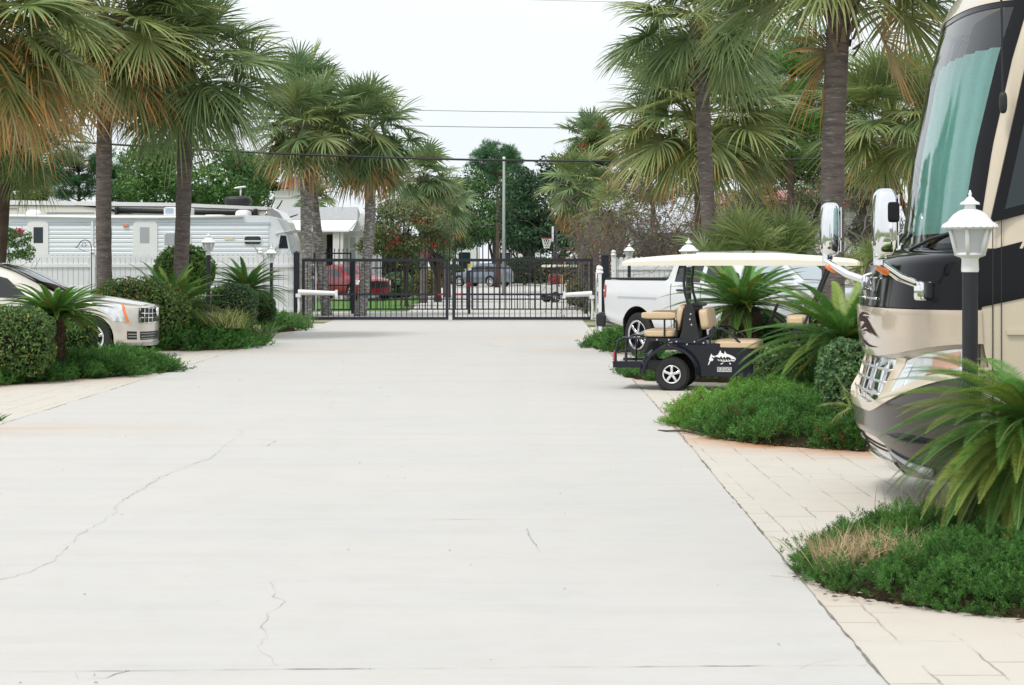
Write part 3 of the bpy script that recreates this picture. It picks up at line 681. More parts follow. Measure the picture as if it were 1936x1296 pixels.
def thicket(label, base, dims, seed=0, n=16, leafn=900, tint=(.10, .14, .04), name='bare_shrub', group='leafless thickets beyond the fence', depth=4, odd=(.28, .13, .06), lean=0):
    r = np.random.default_rng(seed+4000); base = np.array(base, float); th = thing(name, label, 'shrub', base, group=group); mb = MB(); tips = []
    for i in range(n):
        st = np.array([r.uniform(-.5, .5)*dims[0], r.uniform(-.5, .5)*dims[1], r.uniform(0, .45)*dims[2]])
        dv = np.array([r.normal(lean, .8), r.normal(0, .4), r.uniform(.1, 1.0)])
        branch(mb, st, dv, dims[2]*.40, .035, depth, r, .75, (2, 4), .0, tips, 5, .22)
    mb.build('branches', 'graybark', th)
    tips = np.array(tips); k = r.integers(0, len(tips), leafn); q = tips[k]+r.normal(0, .07, (leafn, 3))
    cl = np.where((r.random(leafn) < .5)[:, None], np.array(tint)*r.uniform(.6, 1.4, (leafn, 1)), np.array(odd)*r.uniform(.5, 1.2, (leafn, 1)))
    mb = MB(); leaves(mb, q, sphere_pts(leafn, r), .05, cl, r); mb.build('foliage', 'leaf', th)
    return th
def grass_tuft(label, base, rx, ry, h, n, col, seed=0, name='dry_grass', cat='grass', wid=.004, kind='stuff', group=None, lean=.35, z0=0.0):
    r = np.random.default_rng(seed+5000); mb = MB(); q = np.linspace(0, 1, 5)[:, None]
    for i in range(n):
        a = r.uniform(0, 2*PI); rr = math.sqrt(r.random()); s = np.array([math.cos(a)*rr*rx, math.sin(a)*rr*ry, z0])
        d = np.array([r.normal(0, lean), r.normal(0, lean), 1.]); hh = h*r.uniform(.45, 1.15)
        p = s+d*hh*q; p[:, :2] += (np.array([r.normal(0, .5), r.normal(0, .5)])*hh*.5)[None]*q**2.2; p[:, 2] -= hh*.22*q[:, 0]**3*r.uniform(0, 2)
        sv = np.cross(d, r.normal(0, 1, 3)); sv /= np.linalg.norm(sv)
        strip(mb, p, wid*np.array([.8, 1, .8, .5, .1]), sv, np.array(col)*r.uniform(.6, 1.3))
    o = mb.build(name, 'frond'); o.location = tuple(base); return tag(o, label, cat, group, kind)
# ------------------------------------------------------------------ vehicles
M['cream'] = mat('cream_paint', (.63, .545, .42), .22, coat=.8, vary=.03, vscale=1.2)
M['tan'] = mat('tan_paint', (.56, .47, .37), .2, coat=1, vary=.03, vscale=1.2)
M['taupe'] = mat('taupe_paint', (.060, .049, .041), .25, .2, coat=.4, vary=.06, vscale=3)
M['gloss'] = mat('gloss_black', (.008, .008, .010), .07, spec=.22)
M['mark'] = mat('dark_emblem', (.035, .016, .014), .6, spec=.1)
M['shade'] = mat('sunshade_mesh', (.54, .90, .82), .85, vary=.10, vscale=40, stretch=(1, 1, 3), bump=.3, bscale=220)
M['dark'] = mat('dark_interior', (.010, .010, .011), .9)
M['champ'] = mat('champagne_paint', (.66, .62, .555), .25, .25, coat=1, vary=.02, vscale=2)
M['silver'] = mat('silver_white_paint', (.74, .755, .775), .25, .05, coat=1, vary=.02, vscale=2)
M['bluegray'] = mat('blue_gray_paint', (.17, .205, .25), .25, .5, coat=1)
M['redpaint'] = mat('red_paint', (.27, .006, .010), .3, coat=.3)
M['whitepaint'] = mat('white_car_paint', (.78, .79, .80), .25, coat=1)
M['tanvinyl'] = mat('tan_vinyl', (.60, .455, .285), .48, vary=.06, vscale=6, bump=.1, bscale=90)
M['ivory'] = mat('ivory_plastic', (.80, .755, .63), .38, vary=.03, vscale=3)
M['cartblack'] = mat('cart_black', (.007, .009, .016), .12, spec=.45, vary=.2, vscale=4)
M['mirror'] = mat('mirror_glass', (.75, .78, .8), .02, 1.0)
M['decal'] = mat('white_decal', (.85, .85, .85), .5)
M['siding'] = mat('white_siding', (.76, .80, .84), .4, vary=.05, vscale=.9, stretch=(.3, 1, 2), dirt=((.60, .60, .58), 2, .64, .8))
M['shadegray'] = mat('gray_graphic', (.33, .33, .35), .3, coat=.5)
M['seam'] = mat('panel_gap', (.03, .028, .025), .8)

def wheel(parent, loc, rad, width, rim_r, spokes=5, rz=0, tire='rubber', rim='alu', face=-1, detail=True):
    """wheel whose outer face looks along local -y (face=-1) or +y"""
    wd = bpy.data.objects.new('wheel', None); C.objects.link(wd); wd.parent = parent; wd.location = loc; wd.rotation_euler = (0, 0, 0 if face < 0 else PI)
    h = width/2; mb = MB()
    mb.lathe([(rim_r, -h*.90), (rim_r+.02, -h), (rad*.93, -h*.97), (rad, -h*.72), (rad, h*.72), (rad*.93, h), (rim_r, h)], seg=40, axis='y')
    for k in range(36 if detail else 0):
        a = k*2*PI/36; mb.box((math.cos(a)*rad*.985, 0, math.sin(a)*rad*.985), (.03, width*.74, .03), rot=Matrix.Rotation(-a, 4, 'Y'))
    mb.build('tyre', tire, wd, smooth=40)
    mb = MB(); mb.lathe([(rim_r, -h*.98), (rim_r*.99, -h*1.02), (rim_r*.90, -h*.95), (rim_r*.86, -h*.45), (.03, -h*.40)], seg=36, axis='y', mi=1)
    mb.lathe([(rim_r*1.0, -h*1.03), (rim_r*.97, -h*1.05), (rim_r*.87, -h*.96), (rim_r*.86, -h*.8)], seg=36, axis='y')
    for k in range(spokes):
        a = k*2*PI/spokes+.3
        rot = Matrix.Rotation(-a, 4, 'Y')
        c = Vector((rim_r*.52, -h*.86, 0)); c = rot @ c
        mb.rbox(tuple(c), (rim_r*.86, .035, rim_r*(.30 if spokes < 6 else .20)), p=5, nu=16, nv=8, rot=rot)
    mb.lathe([(rim_r*.26, -h*.7), (rim_r*.25, -h*1.0), (rim_r*.16, -h*1.06), (.0005, -h*1.06)], seg=20, axis='y')
    mb.build('rim', [rim, 'dark'], wd, smooth=40)
    return wd

# ---------------- generic car body: a closed lofted surface S(t, r)
class Car:
    def __init__(s, xt, xn, W, zt, zs, zb, Bt=.25, Bn=.45, p=2.6, k5=.78, k6=.55, smooth=True, ring3=.55, nose_slope=0, belt=.965, k5f=None):
        s.__dict__.update(locals())
        xs = np.linspace(xt, xn, 600)
        def cv(tab):
            a = np.array(tab); v = np.interp(xs, a[:, 0], a[:, 1])
            if smooth:
                k = np.hanning(37); k /= k.sum(); v = np.convolve(np.pad(v, 18, mode='edge'), k, 'valid')
            return lambda x: np.interp(x, xs, v)
        s.zt, s.zs, s.zb = cv(zt), cv(zs), cv(zb)
    def x_of(s, t):
        t = np.asarray(t, float)
        main = s.xt+s.Bt+np.clip(t, 0, 1)*(s.xn-s.Bn-s.xt-s.Bt)
        th = np.clip(t-1, 0, 1)*PI/2; nose = s.Bn*np.sin(th)**(2/s.p)
        tt = np.clip(-t, 0, 1)*PI/2; tail = s.Bt*np.sin(tt)**(2/s.p)
        f = np.where(t > 1, np.abs(np.cos(th))**(2/s.p), np.where(t < 0, np.abs(np.cos(tt))**(2/s.p), 1.0))
        return main+np.where(t > 1, nose, 0)-np.where(t < 0, tail, 0), f
    def t_of(s, x): return (x-(s.xt+s.Bt))/(s.xn-s.Bn-s.xt-s.Bt)
    def S(s, t, r, side=1, off=0):
        """t along, r around 0 (floor centre) .. 7 (roof centre)"""
        t, r = np.broadcast_arrays(np.asarray(t, float), np.asarray(r, float))
        def ev(t, r):
            x, f = s.x_of(t); zt, zs, zb = s.zt(x), s.zs(x), s.zb(x); W = s.W
            k5 = s.k5f(x) if s.k5f else s.k5
            dz = np.minimum(.06, (zt-zs)*.3)
            Y = [0*x, .80*W+0*x, .965*W+0*x, W+0*x, s.belt*W+0*x, k5*W+0*x, s.k6*W*k5/.78+0*x, 0*x]
            Z = [zb, zb, zb+.09, zb+(zs-zb)*s.ring3, zs, zt-dz, zt-.01, zt+.012]
            Y = np.stack([Y[0], Y[0]]+Y[1:]+[-Y[6]]); Y[0] = -Y[2]; Z = np.stack([Z[1]]+Z+[Z[6]])
            i = np.clip(np.floor(r).astype(int), 0, 6); u = r-i
            def cr(A):
                g = lambda k: np.take_along_axis(A.reshape(A.shape[0], -1), (i+k).reshape(1, -1), 0).reshape(r.shape)
                p0, p1, p2, p3 = g(0), g(1), g(2), g(3)
                c = .5*((2*p1)+(-p0+p2)*u*.8+(2*p0-5*p1+4*p2-p3)*u*u*.8+(-p0+3*p1-3*p2+p3)*u**3*.8)
                l = p1*(1-u)+p2*u
                return c*.8+l*.2 if True else l
            y = cr(Y)*f; z = cr(Z)
            x = x-s.nose_slope*np.where(t > 1, 1, 0)*np.abs(z-.55)**1.5*0
            return np.stack([x, y, z], -1)
        Pt = ev(t, r)
        if off:
            e = .02
            a = ev(t+e, r)-ev(t-e, r); b = ev(t, np.clip(r+e, 0, 7))-ev(t, np.clip(r-e, 0, 7))
            n = np.cross(a, b); n /= np.linalg.norm(n, axis=-1, keepdims=True)+1e-9
            Pt = Pt+n*off*np.sign(np.sum(n*(Pt-np.array([0, 0, .8]))*np.array([.01, 1, 1]), -1, keepdims=True))
        Pt[..., 1] *= side
        return Pt
    def body(s, name, m, parent, wells=(), nm=46, nn=16, rr=4, well_r=.4, open_y=.30):
        t = np.concatenate([-1+np.linspace(0, 1, nn)[:-1]*1.0, np.linspace(0, 1, nm), 1+np.linspace(0, 1, nn)[1:]])
        t = np.concatenate([np.array([-1+.0001])*1, t[1:-1], [2-.0001]])
        r = np.linspace(0, 7, 7*rr+1)
        T, Rr = np.meshgrid(t, r, indexing='ij')
        A = s.S(T, Rr, 1); Bm = s.S(T, Rr, -1)[:, ::-1][:, 1:-1]
        full = np.concatenate([A, Bm], 1); mb = MB(); mb.grid(full, closeu=True); k = full.shape[1]; n = full.shape[0]
        mb.f += [list(range(k))[::-1], [(n-1)*k+i for i in range(k)]]; mb.m += [0, 0]
        o = mb.build(name, [m, 'dark'], parent, recalc=True)
        if wells:
            cut = MB()
            for (x, z) in wells:
                for sd in (-1, 1):
                    cut.lathe([(.0005, -.2), (well_r, -.2), (well_r, .2), (.0005, .2)], c=(x, sd*(s.W-open_y+.2), z), seg=36, axis='y', mi=0)
            c = cut.build('cutter', [m, 'dark'], parent, recalc=True)
            for pl in c.data.polygons: pl.material_index = 1
            md = o.modifiers.new('w', 'BOOLEAN'); md.operation = 'DIFFERENCE'; md.object = c; md.solver = 'EXACT'
            bpy.context.view_layer.update(); dg = bpy.context.evaluated_depsgraph_get()
            me = bpy.data.meshes.new_from_object(o.evaluated_get(dg)); o.modifiers.clear(); o.data = me
            bpy.data.objects.remove(c, do_unlink=True)
        me = o.data; me.polygons.foreach_set('use_smooth', [True]*len(me.polygons)); me.set_sharp_from_angle(angle=R(38))
        return o
    def patch(s, name, m, parent, t0, t1, r0, r1, side=1, off=.006, nu=20, nv=18, both=False):
        """t0,t1 may be pairs (at r0, at r1)"""
        t0 = t0 if isinstance(t0, tuple) else (t0, t0); t1 = t1 if isinstance(t1, tuple) else (t1, t1)
        a = np.linspace(0, 1, nu)[:, None]; b = np.linspace(0, 1, nv)[None]
        T = (t0[0]*(1-b)+t0[1]*b)*(1-a)+(t1[0]*(1-b)+t1[1]*b)*a; Rr = r0+(r1-r0)*b+0*a
        mb = MB()
        for sd in ((1, -1) if both else (side,)): mb.grid(s.S(T, Rr, sd, off), flip=sd < 0)
        return mb.build(name, m, parent, smooth=True)

def simple_car(name, label, cat, m, loc, rz, car, glass, wells, wheel_r, rim_r, far=True, spokes=7, group=None, tails=True, heads=True, well_r=None):
    th = thing(name, label, cat, loc, rz, group)
    car.body('body', m, th, wells, well_r=well_r or wheel_r+.06)
    t = car.t_of
    car.patch('windshield', 'glass', th, (t(glass['ws'][1]), t(glass['ws'][1])), t(glass['ws'][0]), 5.3, 6.999, both=True)
    if 'rw' in glass: car.patch('rear_window', 'glass', th, t(glass['rw'][0]), t(glass['rw'][1]), 5.3, 6.999, both=True)
    for a, b in glass['side']:
        for sd in (1, -1): car.patch('side_window', 'glass', th, t(a) if not isinstance(a, tuple) else (t(a[0]), t(a[1])), t(b) if not isinstance(b, tuple) else (t(b[0]), t(b[1])), 4.14, 4.86, sd)
    for x, z in wells:
        for sd in (1, -1): wheel(th, (x, sd*(car.W-.125), wheel_r), wheel_r, .22, rim_r, spokes, face=sd, detail=False)
    if heads:
        for sd in (1, -1): car.patch('headlight', 'clearlens', th, 1.06, 1.5, 3.45, 4.15, sd)
        car.patch('grille', 'blackplastic', th, 1.62, 1.999, 3.0, 4.2, both=True)
    if tails:
        for sd in (1, -1): car.patch('tail_light', 'red', th, -.55, .03, 3.5, 4.2, sd)
    return th

# ---------------- champagne crossover on the left
cx = Car(0, 4.83, .955, [(0, 1.08), (.3, 1.44), (.7, 1.62), (1.5, 1.70), (2.1, 1.69), (2.5, 1.56), (3.33, 1.15), (4.0, 1.085), (4.6, .985), (4.83, .93)],
         [(0, 1.0), (1, 1.06), (2.9, 1.02), (3.35, 1.03), (4.3, .95), (4.83, .86)], [(0, .32), (.6, .24), (4.2, .24), (4.83, .22)], Bn=.55, p=2.5)
tc_ = cx.t_of
sx = thing('crossover_car', 'champagne crossover car nosing out between hedges with amber side lights', 'car', (-11.26, 34.6, 0), R(-3))
cx.body('body', 'champ', sx, ((3.90, .37), (1.08, .37)), well_r=.42, nm=60, nn=26)
cx.patch('windshield', 'glass', sx, tc_(2.16), tc_(3.27), 5.25, 6.999, both=True, nu=24)
for sd in (1, -1):
    cx.patch('side_window', 'glass', sx, tc_(1.45), (tc_(2.86), tc_(2.38)), 4.12, 4.88, sd)
    cx.patch('side_window', 'glass', sx, tc_(.55), tc_(1.38), 4.12, 4.86, sd)
    h = cx.patch('headlight', 'clearlens', sx, (1.02, .90), (1.27, 1.14), 3.18, 4.30, sd, off=.008)
    cx.patch('marker_light', 'amber', h, (1.245, 1.13), (1.31, 1.175), 3.18, 4.28, sd, off=.014)
    f = cx.patch('fog_opening', 'blackplastic', sx, 1.26, 1.47, 2.15, 2.75, sd, off=.006)
    for rr_ in (2.35, 2.55): cx.patch('louvre', 'chrome', f, 1.28, 1.46, rr_, rr_+.03, sd, off=.012, nv=2)
    wm = MB(); wm.rbox((3.02, sd*1.08, 1.13), (.16, .24, .17), p=3); wm.box((3.02, sd*.96, 1.07), (.08, .16, .05)); wm.build('side_mirror', 'champ', sx, smooth=True)
g_ = cx.patch('grille', 'blackplastic', sx, 1.52, 1.9999, 3.2, 4.22, off=.006, both=True)
for k in range(4): cx.patch('grille_bar', 'chrome', g_, 1.515, 1.9999, 3.2+.32*k, 3.2+.32*k+.06, off=.022, nv=2, both=True)
for sd in (1, -1):
    for k in range(4): cx.patch('grille_bar', 'chrome', g_, 1.52+.115*k, 1.536+.115*k, 3.2, 4.22, sd, off=.022, nu=2)
em = MB(); em.lathe([(.0005, .03), (.075, .028), (.085, .0), (.075, -.01)], c=(4.865, 0, .82), seg=20, axis='x'); em.build('badge', 'chrome', sx, smooth=True)
lw_ = cx.patch('lower_intake', 'blackplastic', sx, 1.55, 1.9999, 2.1, 2.75, off=.006, both=True)
for k in range(3): cx.patch('louvre', 'chrome', lw_, 1.56, 1.9999, 2.2+k*.2, 2.22+k*.2, off=.012, nv=2, both=True)
cx.patch('lower_lip', 'shadegray', sx, 1.05, 1.9999, 1.35, 1.85, off=.012, both=True)
for x in (1.08, 3.90):
    for sd in (1, -1): wheel(sx, (x, sd*.82, .37), .37, .24, .25, 7, face=sd)

# ---------------- white pickup on the right
def k5t(x): return np.interp(x, [0, 1.93, 1.97, 3.6, 4.3, 5.8], [.955, .955, .80, .79, .86, .86])
tk = Car(0, 5.8, 1.01, [(0, 1.40), (1.94, 1.40), (1.97, 1.84), (2.2, 1.90), (3.2, 1.90), (3.55, 1.86), (4.35, 1.37), (5.5, 1.30), (5.8, 1.22)],
         [(0, 1.34), (1.94, 1.35), (1.97, 1.33), (4.2, 1.30), (5.8, 1.17)], [(0, .62), (.5, .52), (2, .45), (5, .45), (5.8, .5)], Bt=.10, Bn=.40, p=3.2, smooth=False, ring3=.62, belt=.985, k5f=k5t)
tt = tk.t_of
cnr = np.array([1.655, 35.15]); ta = R(-57); lft = np.array([-math.sin(ta), math.cos(ta)])
to_ = cnr+1.01*lft
tr = thing('pickup_truck', 'white pickup truck parked behind the golf cart with dark bed cover', 'pickup truck', (to_[0], to_[1], 0), ta)
tk.body('body', 'silver', tr, ((1.07, .42), (4.75, .42)), well_r=.50, nm=110, nn=10, open_y=.34)
mb = MB(); mb.b2((.03, -.93, 1.395), (1.93, .93, 1.425)); mb.build('bed_cover', 'blackplastic', tr)
M['sky_painted_glass'] = mat('painted_sky_windshield', (.40, .46, .49), .06, spec=.8)  # pale blue-gray base colour imitates sky reflected in the windshield
tk.patch('windshield', 'sky_painted_glass', tr, tt(3.60), tt(4.30), 5.3, 6.999, off=.012, both=True)
for sd in (1, -1):
    tk.patch('side_window', 'glass', tr, tt(2.16), tt(2.86), 4.10, 4.88, sd)
    tk.patch('side_window', 'glass', tr, tt(2.98), (tt(3.72), tt(3.45)), 4.10, 4.88, sd)
    tl = tk.patch('tail_light', 'red', tr, -.72, tt(.14), 3.05, 3.98, sd, off=.012)
    tk.patch('reverse_lamp', 'clearlens', tl, -.68, tt(.12), 3.42, 3.55, sd, off=.018)
    hd = MB(); hd.rbox((2.35, sd*1.02, 1.22), (.22, .05, .035), p=3); hd.build('door_handle', 'blackplastic', tr)
    for xx in (2.06, 2.90, 4.02): tk.patch('door_seam', 'seam', tr, tt(xx), tt(xx+.014), 1.9, 4.0, sd, off=.004, nu=2, nv=14)
    tk.patch('wheel_flare', 'silver', tr, tt(.50), tt(1.66), 3.22, 3.34, sd, off=.028)
    mr_ = MB(); mr_.rbox((3.95, sd*1.16, 1.42), (.14, .24, .24), p=4); mr_.box((3.95, sd*1.03, 1.36), (.06, .12, .05)); mr_.build('side_mirror', 'blackplastic', tr)
mb = MB(); mb.rbox((-.10, 0, .66), (.24, 1.98, .22), p=7, nu=32); mb.build('bumper', 'alu', tr, smooth=True)
mb = MB(); mb.rbox((-.10, 0, .765), (.22, 1.92, .04), p=7)
for sd in (1, -1): mb.rbox((-.06, sd*.985, .64), (.26, .06, .24), p=5)
mb.build('bumper_pad', 'blackplastic', tr, smooth=True)
for x in (1.07, 4.75):
    for sd in (1, -1):
        wheel(tr, (x, sd*.86, .40), .40, .27, .27, 6, face=sd)
        if x < 2: fl = MB(); fl.box((x-.42, sd*.86, .52), (.03, .26, .42)); fl.build('mud_flap', 'blackplastic', tr)

# ---------------- cars beyond the gate
suv = lambda L=4.6, W=.92, H=1.68: Car(0, L, W, [(0, 1.05), (.22, H-.28), (.6, H-.06), (1.4, H), (L*.46, H-.02), (L*.54, H-.16), (L*.70, 1.10), (L*.85, 1.02), (L*.96, .94), (L, .86)],
        [(0, .98), (L*.3, 1.0), (L*.66, .97), (L*.9, .90), (L, .82)], [(0, .36), (.5, .26), (L*.9, .26), (L, .28)], Bn=.5, p=2.5)
gl = lambda L=4.6: dict(ws=(L*.67, L*.485), rw=(.10, .42), side=[((.55, .62), 1.35), (1.42, (L*.62, L*.52))])
p_ = G(935, 543); simple_car('suv', 'blue gray suv parked side on beneath the trees past the gate', 'car', 'bluegray', (p_[0]+.9, p_[1]+.7, 0), R(142), suv(), gl(), ((.85, .37), (3.65, .37)), .37, .26)
p_ = P(668, 563, 84); simple_car('suv', 'red suv parked on the grass behind the left gate leaf', 'car', 'redpaint', (p_[0]-1.25, 87.2, .03), R(-58), suv(4.4, .90, 1.60), gl(4.4), ((.85, .36), (3.6, .36)), .36, .25)
p_ = P(1092, 545, 96); simple_car('hatchback', 'white hatchback parked beyond the right gate with red lamps', 'car', 'whitepaint', (p_[0]+1.5, 93.5, .03), R(100), suv(4.2, .88, 1.52), gl(4.2), ((.8, .33), (3.35, .33)), .33, .23)

# ---------------- golf cart
def cart_at(th, x, z, y=0): return (x, y, z)
gc = thing('golf_cart', 'black golf cart with ivory roof and tan seats parked by the junipers', 'golf cart', (2.114, 25.2, 0), R(-12))
def T(name, fn, m, par=gc, smooth=35):
    mb = MB(); fn(mb); return mb.build(name, m, par, smooth=smooth)
# rear body with fender arch: profile in x-z, extruded across
arch = [(-.02+.335*math.cos(a), .22+.335*math.sin(a)) for a in np.linspace(R(172), R(-8), 22)]
prof = [(-.36, .30), (-.36, .42)]+[(-.30, .48), (-.20, .585), (-.06, .635), (.10, .645), (.30, .635), (.60, .635), (.98, .60), (1.02, .52), (1.02, .24), (.36, .22)]+arch[::-1]
T('rear_body', lambda b: b.prism(prof, .03, 1.07, lambda x, y, d: (x, d, y)), 'cartblack')
for y0, sg in ((.03, -1), (1.07, 1)):
    def fender(b):
        out = []
        for a in np.linspace(R(178), R(-6), 26):
            c, s_ = math.cos(a), math.sin(a)
            out.append([[-.02+rr_*c, y0+sg*oo, .22+rr_*s_] for rr_, oo in ((.335, -.02), (.335, .055), (.35, .07), (.375, .065), (.40, .03), (.415, -.01))])
        b.grid(out)
    T('fender', fender, 'cartblack')
T('sill', lambda b: (b.b2((.36, .02, .20), (1.95, .10, .31)), b.b2((.36, 1.0, .20), (1.95, 1.08, .31)), b.b2((.9, .1, .21), (1.95, 1.0, .25))), 'cartblack')
T('seat_box', lambda b: b.b2((.55, .06, .25), (1.04, 1.04, .575)), 'blackplastic')
cow = [(1.55, .25), (1.62, .55), (1.75, .78), (1.95, .86), (2.25, .72), (2.45, .52), (2.46, .30), (2.25, .27)]
T('front_cowl', lambda b: b.prism(cow, .10, 1.0, lambda x, y, d: (x, d, y)), 'cartblack')
T('dashboard', lambda b: (b.rbox((1.62, .55, .93), (.26, .98, .17), p=5)), 'tanvinyl')
T('dash_panel', lambda b: b.b2((1.58, .1, .25), (1.64, 1.0, .9)), 'blackplastic')
T('steering_wheel', lambda b: (b.tube([(1.28+.06*math.cos(a), .78+.17*math.sin(a), 1.0+.16*math.cos(a)) for a in np.linspace(0, 2*PI, 24)], .014, 6), b.tube([(1.29, .78, 1.0), (1.62, .78, .72)], .02)), 'blackplastic')
for x in (0, 1.95):
    for y, fc in ((-.005+.10, -1), (1.10-.10, 1)): wheel(gc, (x, y, .222), .222, .21, .122, 5, face=fc, rim='chrome')
# seats
def cushion(b, c, d, rot=None): b.rbox(c, d, p=5.5, nu=28, nv=14, rot=rot)
T('front_seat', lambda b: cushion(b, (.83, .55, .615), (.62, 1.06, .115)), 'tanvinyl')
tilt = Matrix.Rotation(R(-9), 4, 'Y')
T('front_backrest', lambda b: (cushion(b, (.42, .29, .95), (.13, .50, .28), tilt), cushion(b, (.42, .81, .95), (.13, .50, .28), tilt)), 'tanvinyl')
T('rear_backrest', lambda b: cushion(b, (.09, .55, .975), (.10, 1.02, .33), Matrix.Rotation(R(12), 4, 'Y')), 'tanvinyl')
T('rear_seat', lambda b: cushion(b, (-.17, .55, .755), (.46, 1.04, .105)), 'tanvinyl')
for y in (.03, 1.07):
    ar = T('armrest', lambda b: b.rbox((-.18, y, 1.0), (.46, .07, .09), p=5), 'tanvinyl')
    T('armrest_post', lambda b: (b.tube([(-.36, y, .955), (.02, y, .955), (.06, y, .92), (.06, y, .72)], .014), b.tube([(-.10, y, .955), (-.10, y, .72)], .013)), 'blackmetal', ar)
T('seat_shell', lambda b: (b.prism([(.10, .70), (.13, .80), (.17, 1.14), (.235, 1.17), (.28, 1.12), (.34, .82), (.36, .66)], .02, .10, lambda x, y, d: (x, d, y)),
                           b.prism([(.10, .70), (.13, .80), (.17, 1.14), (.235, 1.17), (.28, 1.12), (.34, .82), (.36, .66)], 1.0, 1.08, lambda x, y, d: (x, d, y)), b.b2((.17, .1, .68), (.30, 1.0, 1.12))), 'blackplastic')
T('rear_seat_frame', lambda b: (b.b2((-.40, .06, .67), (.30, 1.04, .70)), b.b2((-.40, .04, .655), (.12, .07, .70)), b.b2((.0, .03, .61), (.45, .10, .69)), b.tube([(.34, .03, .66), (.52, .03, .74), (.56, .03, .86)], .02)), 'blackmetal')
def bolts(b):
    for x, z in ((-.36, .678), (-.20, .678), (-.04, .678), (.06, .655), (.20, .62), (.30, .655), (.42, .64), (.24, .95), (.26, .88), (.25, 1.02)):
        b.lathe([(.0005, -.012), (.011, -.010), (.012, 0)], c=(x, .028, z), seg=8, axis='y')
T('bolt_heads', bolts, 'alu')
for y in (.04, 1.06):
    T('hip_rail', lambda b: b.tube([(.50, y, .60), (.50, y, .80), (.54, y, .835), (.66, y, .83), (.78, y, .76), (.94, y, .60)], .016), 'blackmetal')
# folding footplate and grab rail
T('footplate', lambda b: (b.b2((-.80, .12, .335), (-.16, .98, .365)), b.b2((-.80, .08, .30), (-.16, .12, .385)), b.b2((-.80, .98, .30), (-.16, 1.02, .385)), b.b2((-.36, .06, .28), (-.10, .14, .40))), 'cartblack')
def rail(b):
    for y in (.10, 1.0):
        b.tube([(-.40, y, .69), (-.66, y, .70), (-.73, y, .655), (-.765, y, .50), (-.765, y, .36)], .016)
        b.tube([(-.62, y, .70), (-.62, y, .36)], .013); b.tube([(-.36, y, .36), (-.28, y, .50), (-.18, y, .58)], .018)
    for z in (.655, .50): b.tube([(-.735, .1, z), (-.735, 1.0, z)], .013)
T('grab_rail', rail, 'blackmetal')
T('reflector_strap', lambda b: (b.rbox((-.785, .11, .45), (.03, .03, .13), p=4)), 'red')
# roof and struts
def roof(b):
    X = np.linspace(-.66, 2.42, 40); Y = np.linspace(-.05, 1.15, 14); out = []
    for x in X:
        u = (x+.66)/3.08; crown = 1.742+.088*(1-abs(2*u-1)**2.2)
        edge = min(1, .0+(min(u, 1-u)/.02)); out.append([[x, y, 1.668+(crown-1.668)*(1-.55*abs((y-.55)/.60)**8)*(.72+.28*min(1, edge))] for y in Y])
    out = np.array(out); b.grid(out)
    low = out.copy(); low[..., 2] = 1.66; b.grid(low[:, ::-1])
    for e, f in ((out[:, 0], low[:, 0]), (low[:, -1], out[:, -1]), (low[0], out[0]), (out[-1], low[-1])): b.grid(np.stack([e, f]))
T('roof', roof, 'ivory', smooth=50)
for y in (.08, 1.02):
    T('roof_strut', lambda b: b.tube([(.17, y, 1.69), (.165, y, 1.58), (.15, y, 1.45), (.165, y, 1.30), (.205, y, 1.16), (.23, y, 1.05)], .019), 'blackmetal')
    T('roof_strut', lambda b: b.tube([(1.72, y, .86), (2.05, y, 1.69)], .019), 'blackmetal')
T('bottle_holder', lambda b: b.rbox((.30, .55, 1.14), (.16, .9, .06), p=4), 'blackplastic')
# fish decal and maker's plate
def deco(b):
    f = lambda x, y, d: (.52+x, .027-d, .385+y)
    b.prism([(-.03, .03), (.00, .115), (.015, .09), (.045, .085), (.04, .06), (.015, .07), (.005, .06), (.03, .045), (.02, .02), (-.01, .015), (-.03, -.03), (-.045, -.035), (-.02, .03)], 0, .002, f)
    top = [(.04, .075), (.09, .105), (.12, .16), (.135, .125), (.17, .112), (.18, .15), (.20, .115), (.25, .10), (.30, .075), (.325, .05), (.32, .035), (.30, .045), (.27, .045), (.24, .07), (.20, .075), (.19, .055), (.17, .08), (.15, .055), (.13, .085), (.11, .06), (.09, .07)]
    b.prism(top, 0, .002, f)
    for k in range(5): b.prism([(.08+.035*k, .05), (.10+.035*k, .02), (.115+.035*k, .045), (.105+.035*k, .03)], 0, .002, f)
    b.prism([(.07, .03), (.15, .012), (.24, .015), (.31, .03), (.24, .025), (.15, .022)], 0, .002, f)
    b.prism([(.25, .02), (.30, .015), (.32, .033), (.29, .03), (.265, .04)], 0, .002, f)
    b.prism([(.12, -.015), (.17, .0), (.15, -.015), (.13, -.028)], 0, .002, f); b.prism([(.235, -.005), (.25, -.03), (.262, -.008)], 0, .002, f)
T('fish_decal', deco, 'decal', smooth=False)
pl = T('maker_plate', lambda b: b.b2((.60, .012, .262), (.79, .0195, .325)), 'alu', smooth=False)
def text(name, s, size, loc, rot, m, parent, ext=.003, sx=1.0, align='CENTER'):
    cu = bpy.data.curves.new(name, 'FONT'); cu.body = s; cu.size = size; cu.extrude = ext; cu.align_x = align; cu.align_y = 'CENTER'
    t = bpy.data.objects.new(name, cu); C.objects.link(t); bpy.context.view_layer.update()
    me = bpy.data.meshes.new_from_object(t.evaluated_get(bpy.context.evaluated_depsgraph_get())); bpy.data.objects.remove(t, do_unlink=True)
    me.materials.clear(); me.materials.append(M[m] if isinstance(m, str) else m)
    o = bpy.data.objects.new(name, me); C.objects.link(o); o.parent = parent; o.location = loc; o.rotation_euler = rot; o.scale = (sx, 1, 1); return o
text('lettering', 'EZGO', .062, (.695, .0115, .294), (R(90), 0, 0), 'blackplastic', pl, .001, 1.05)

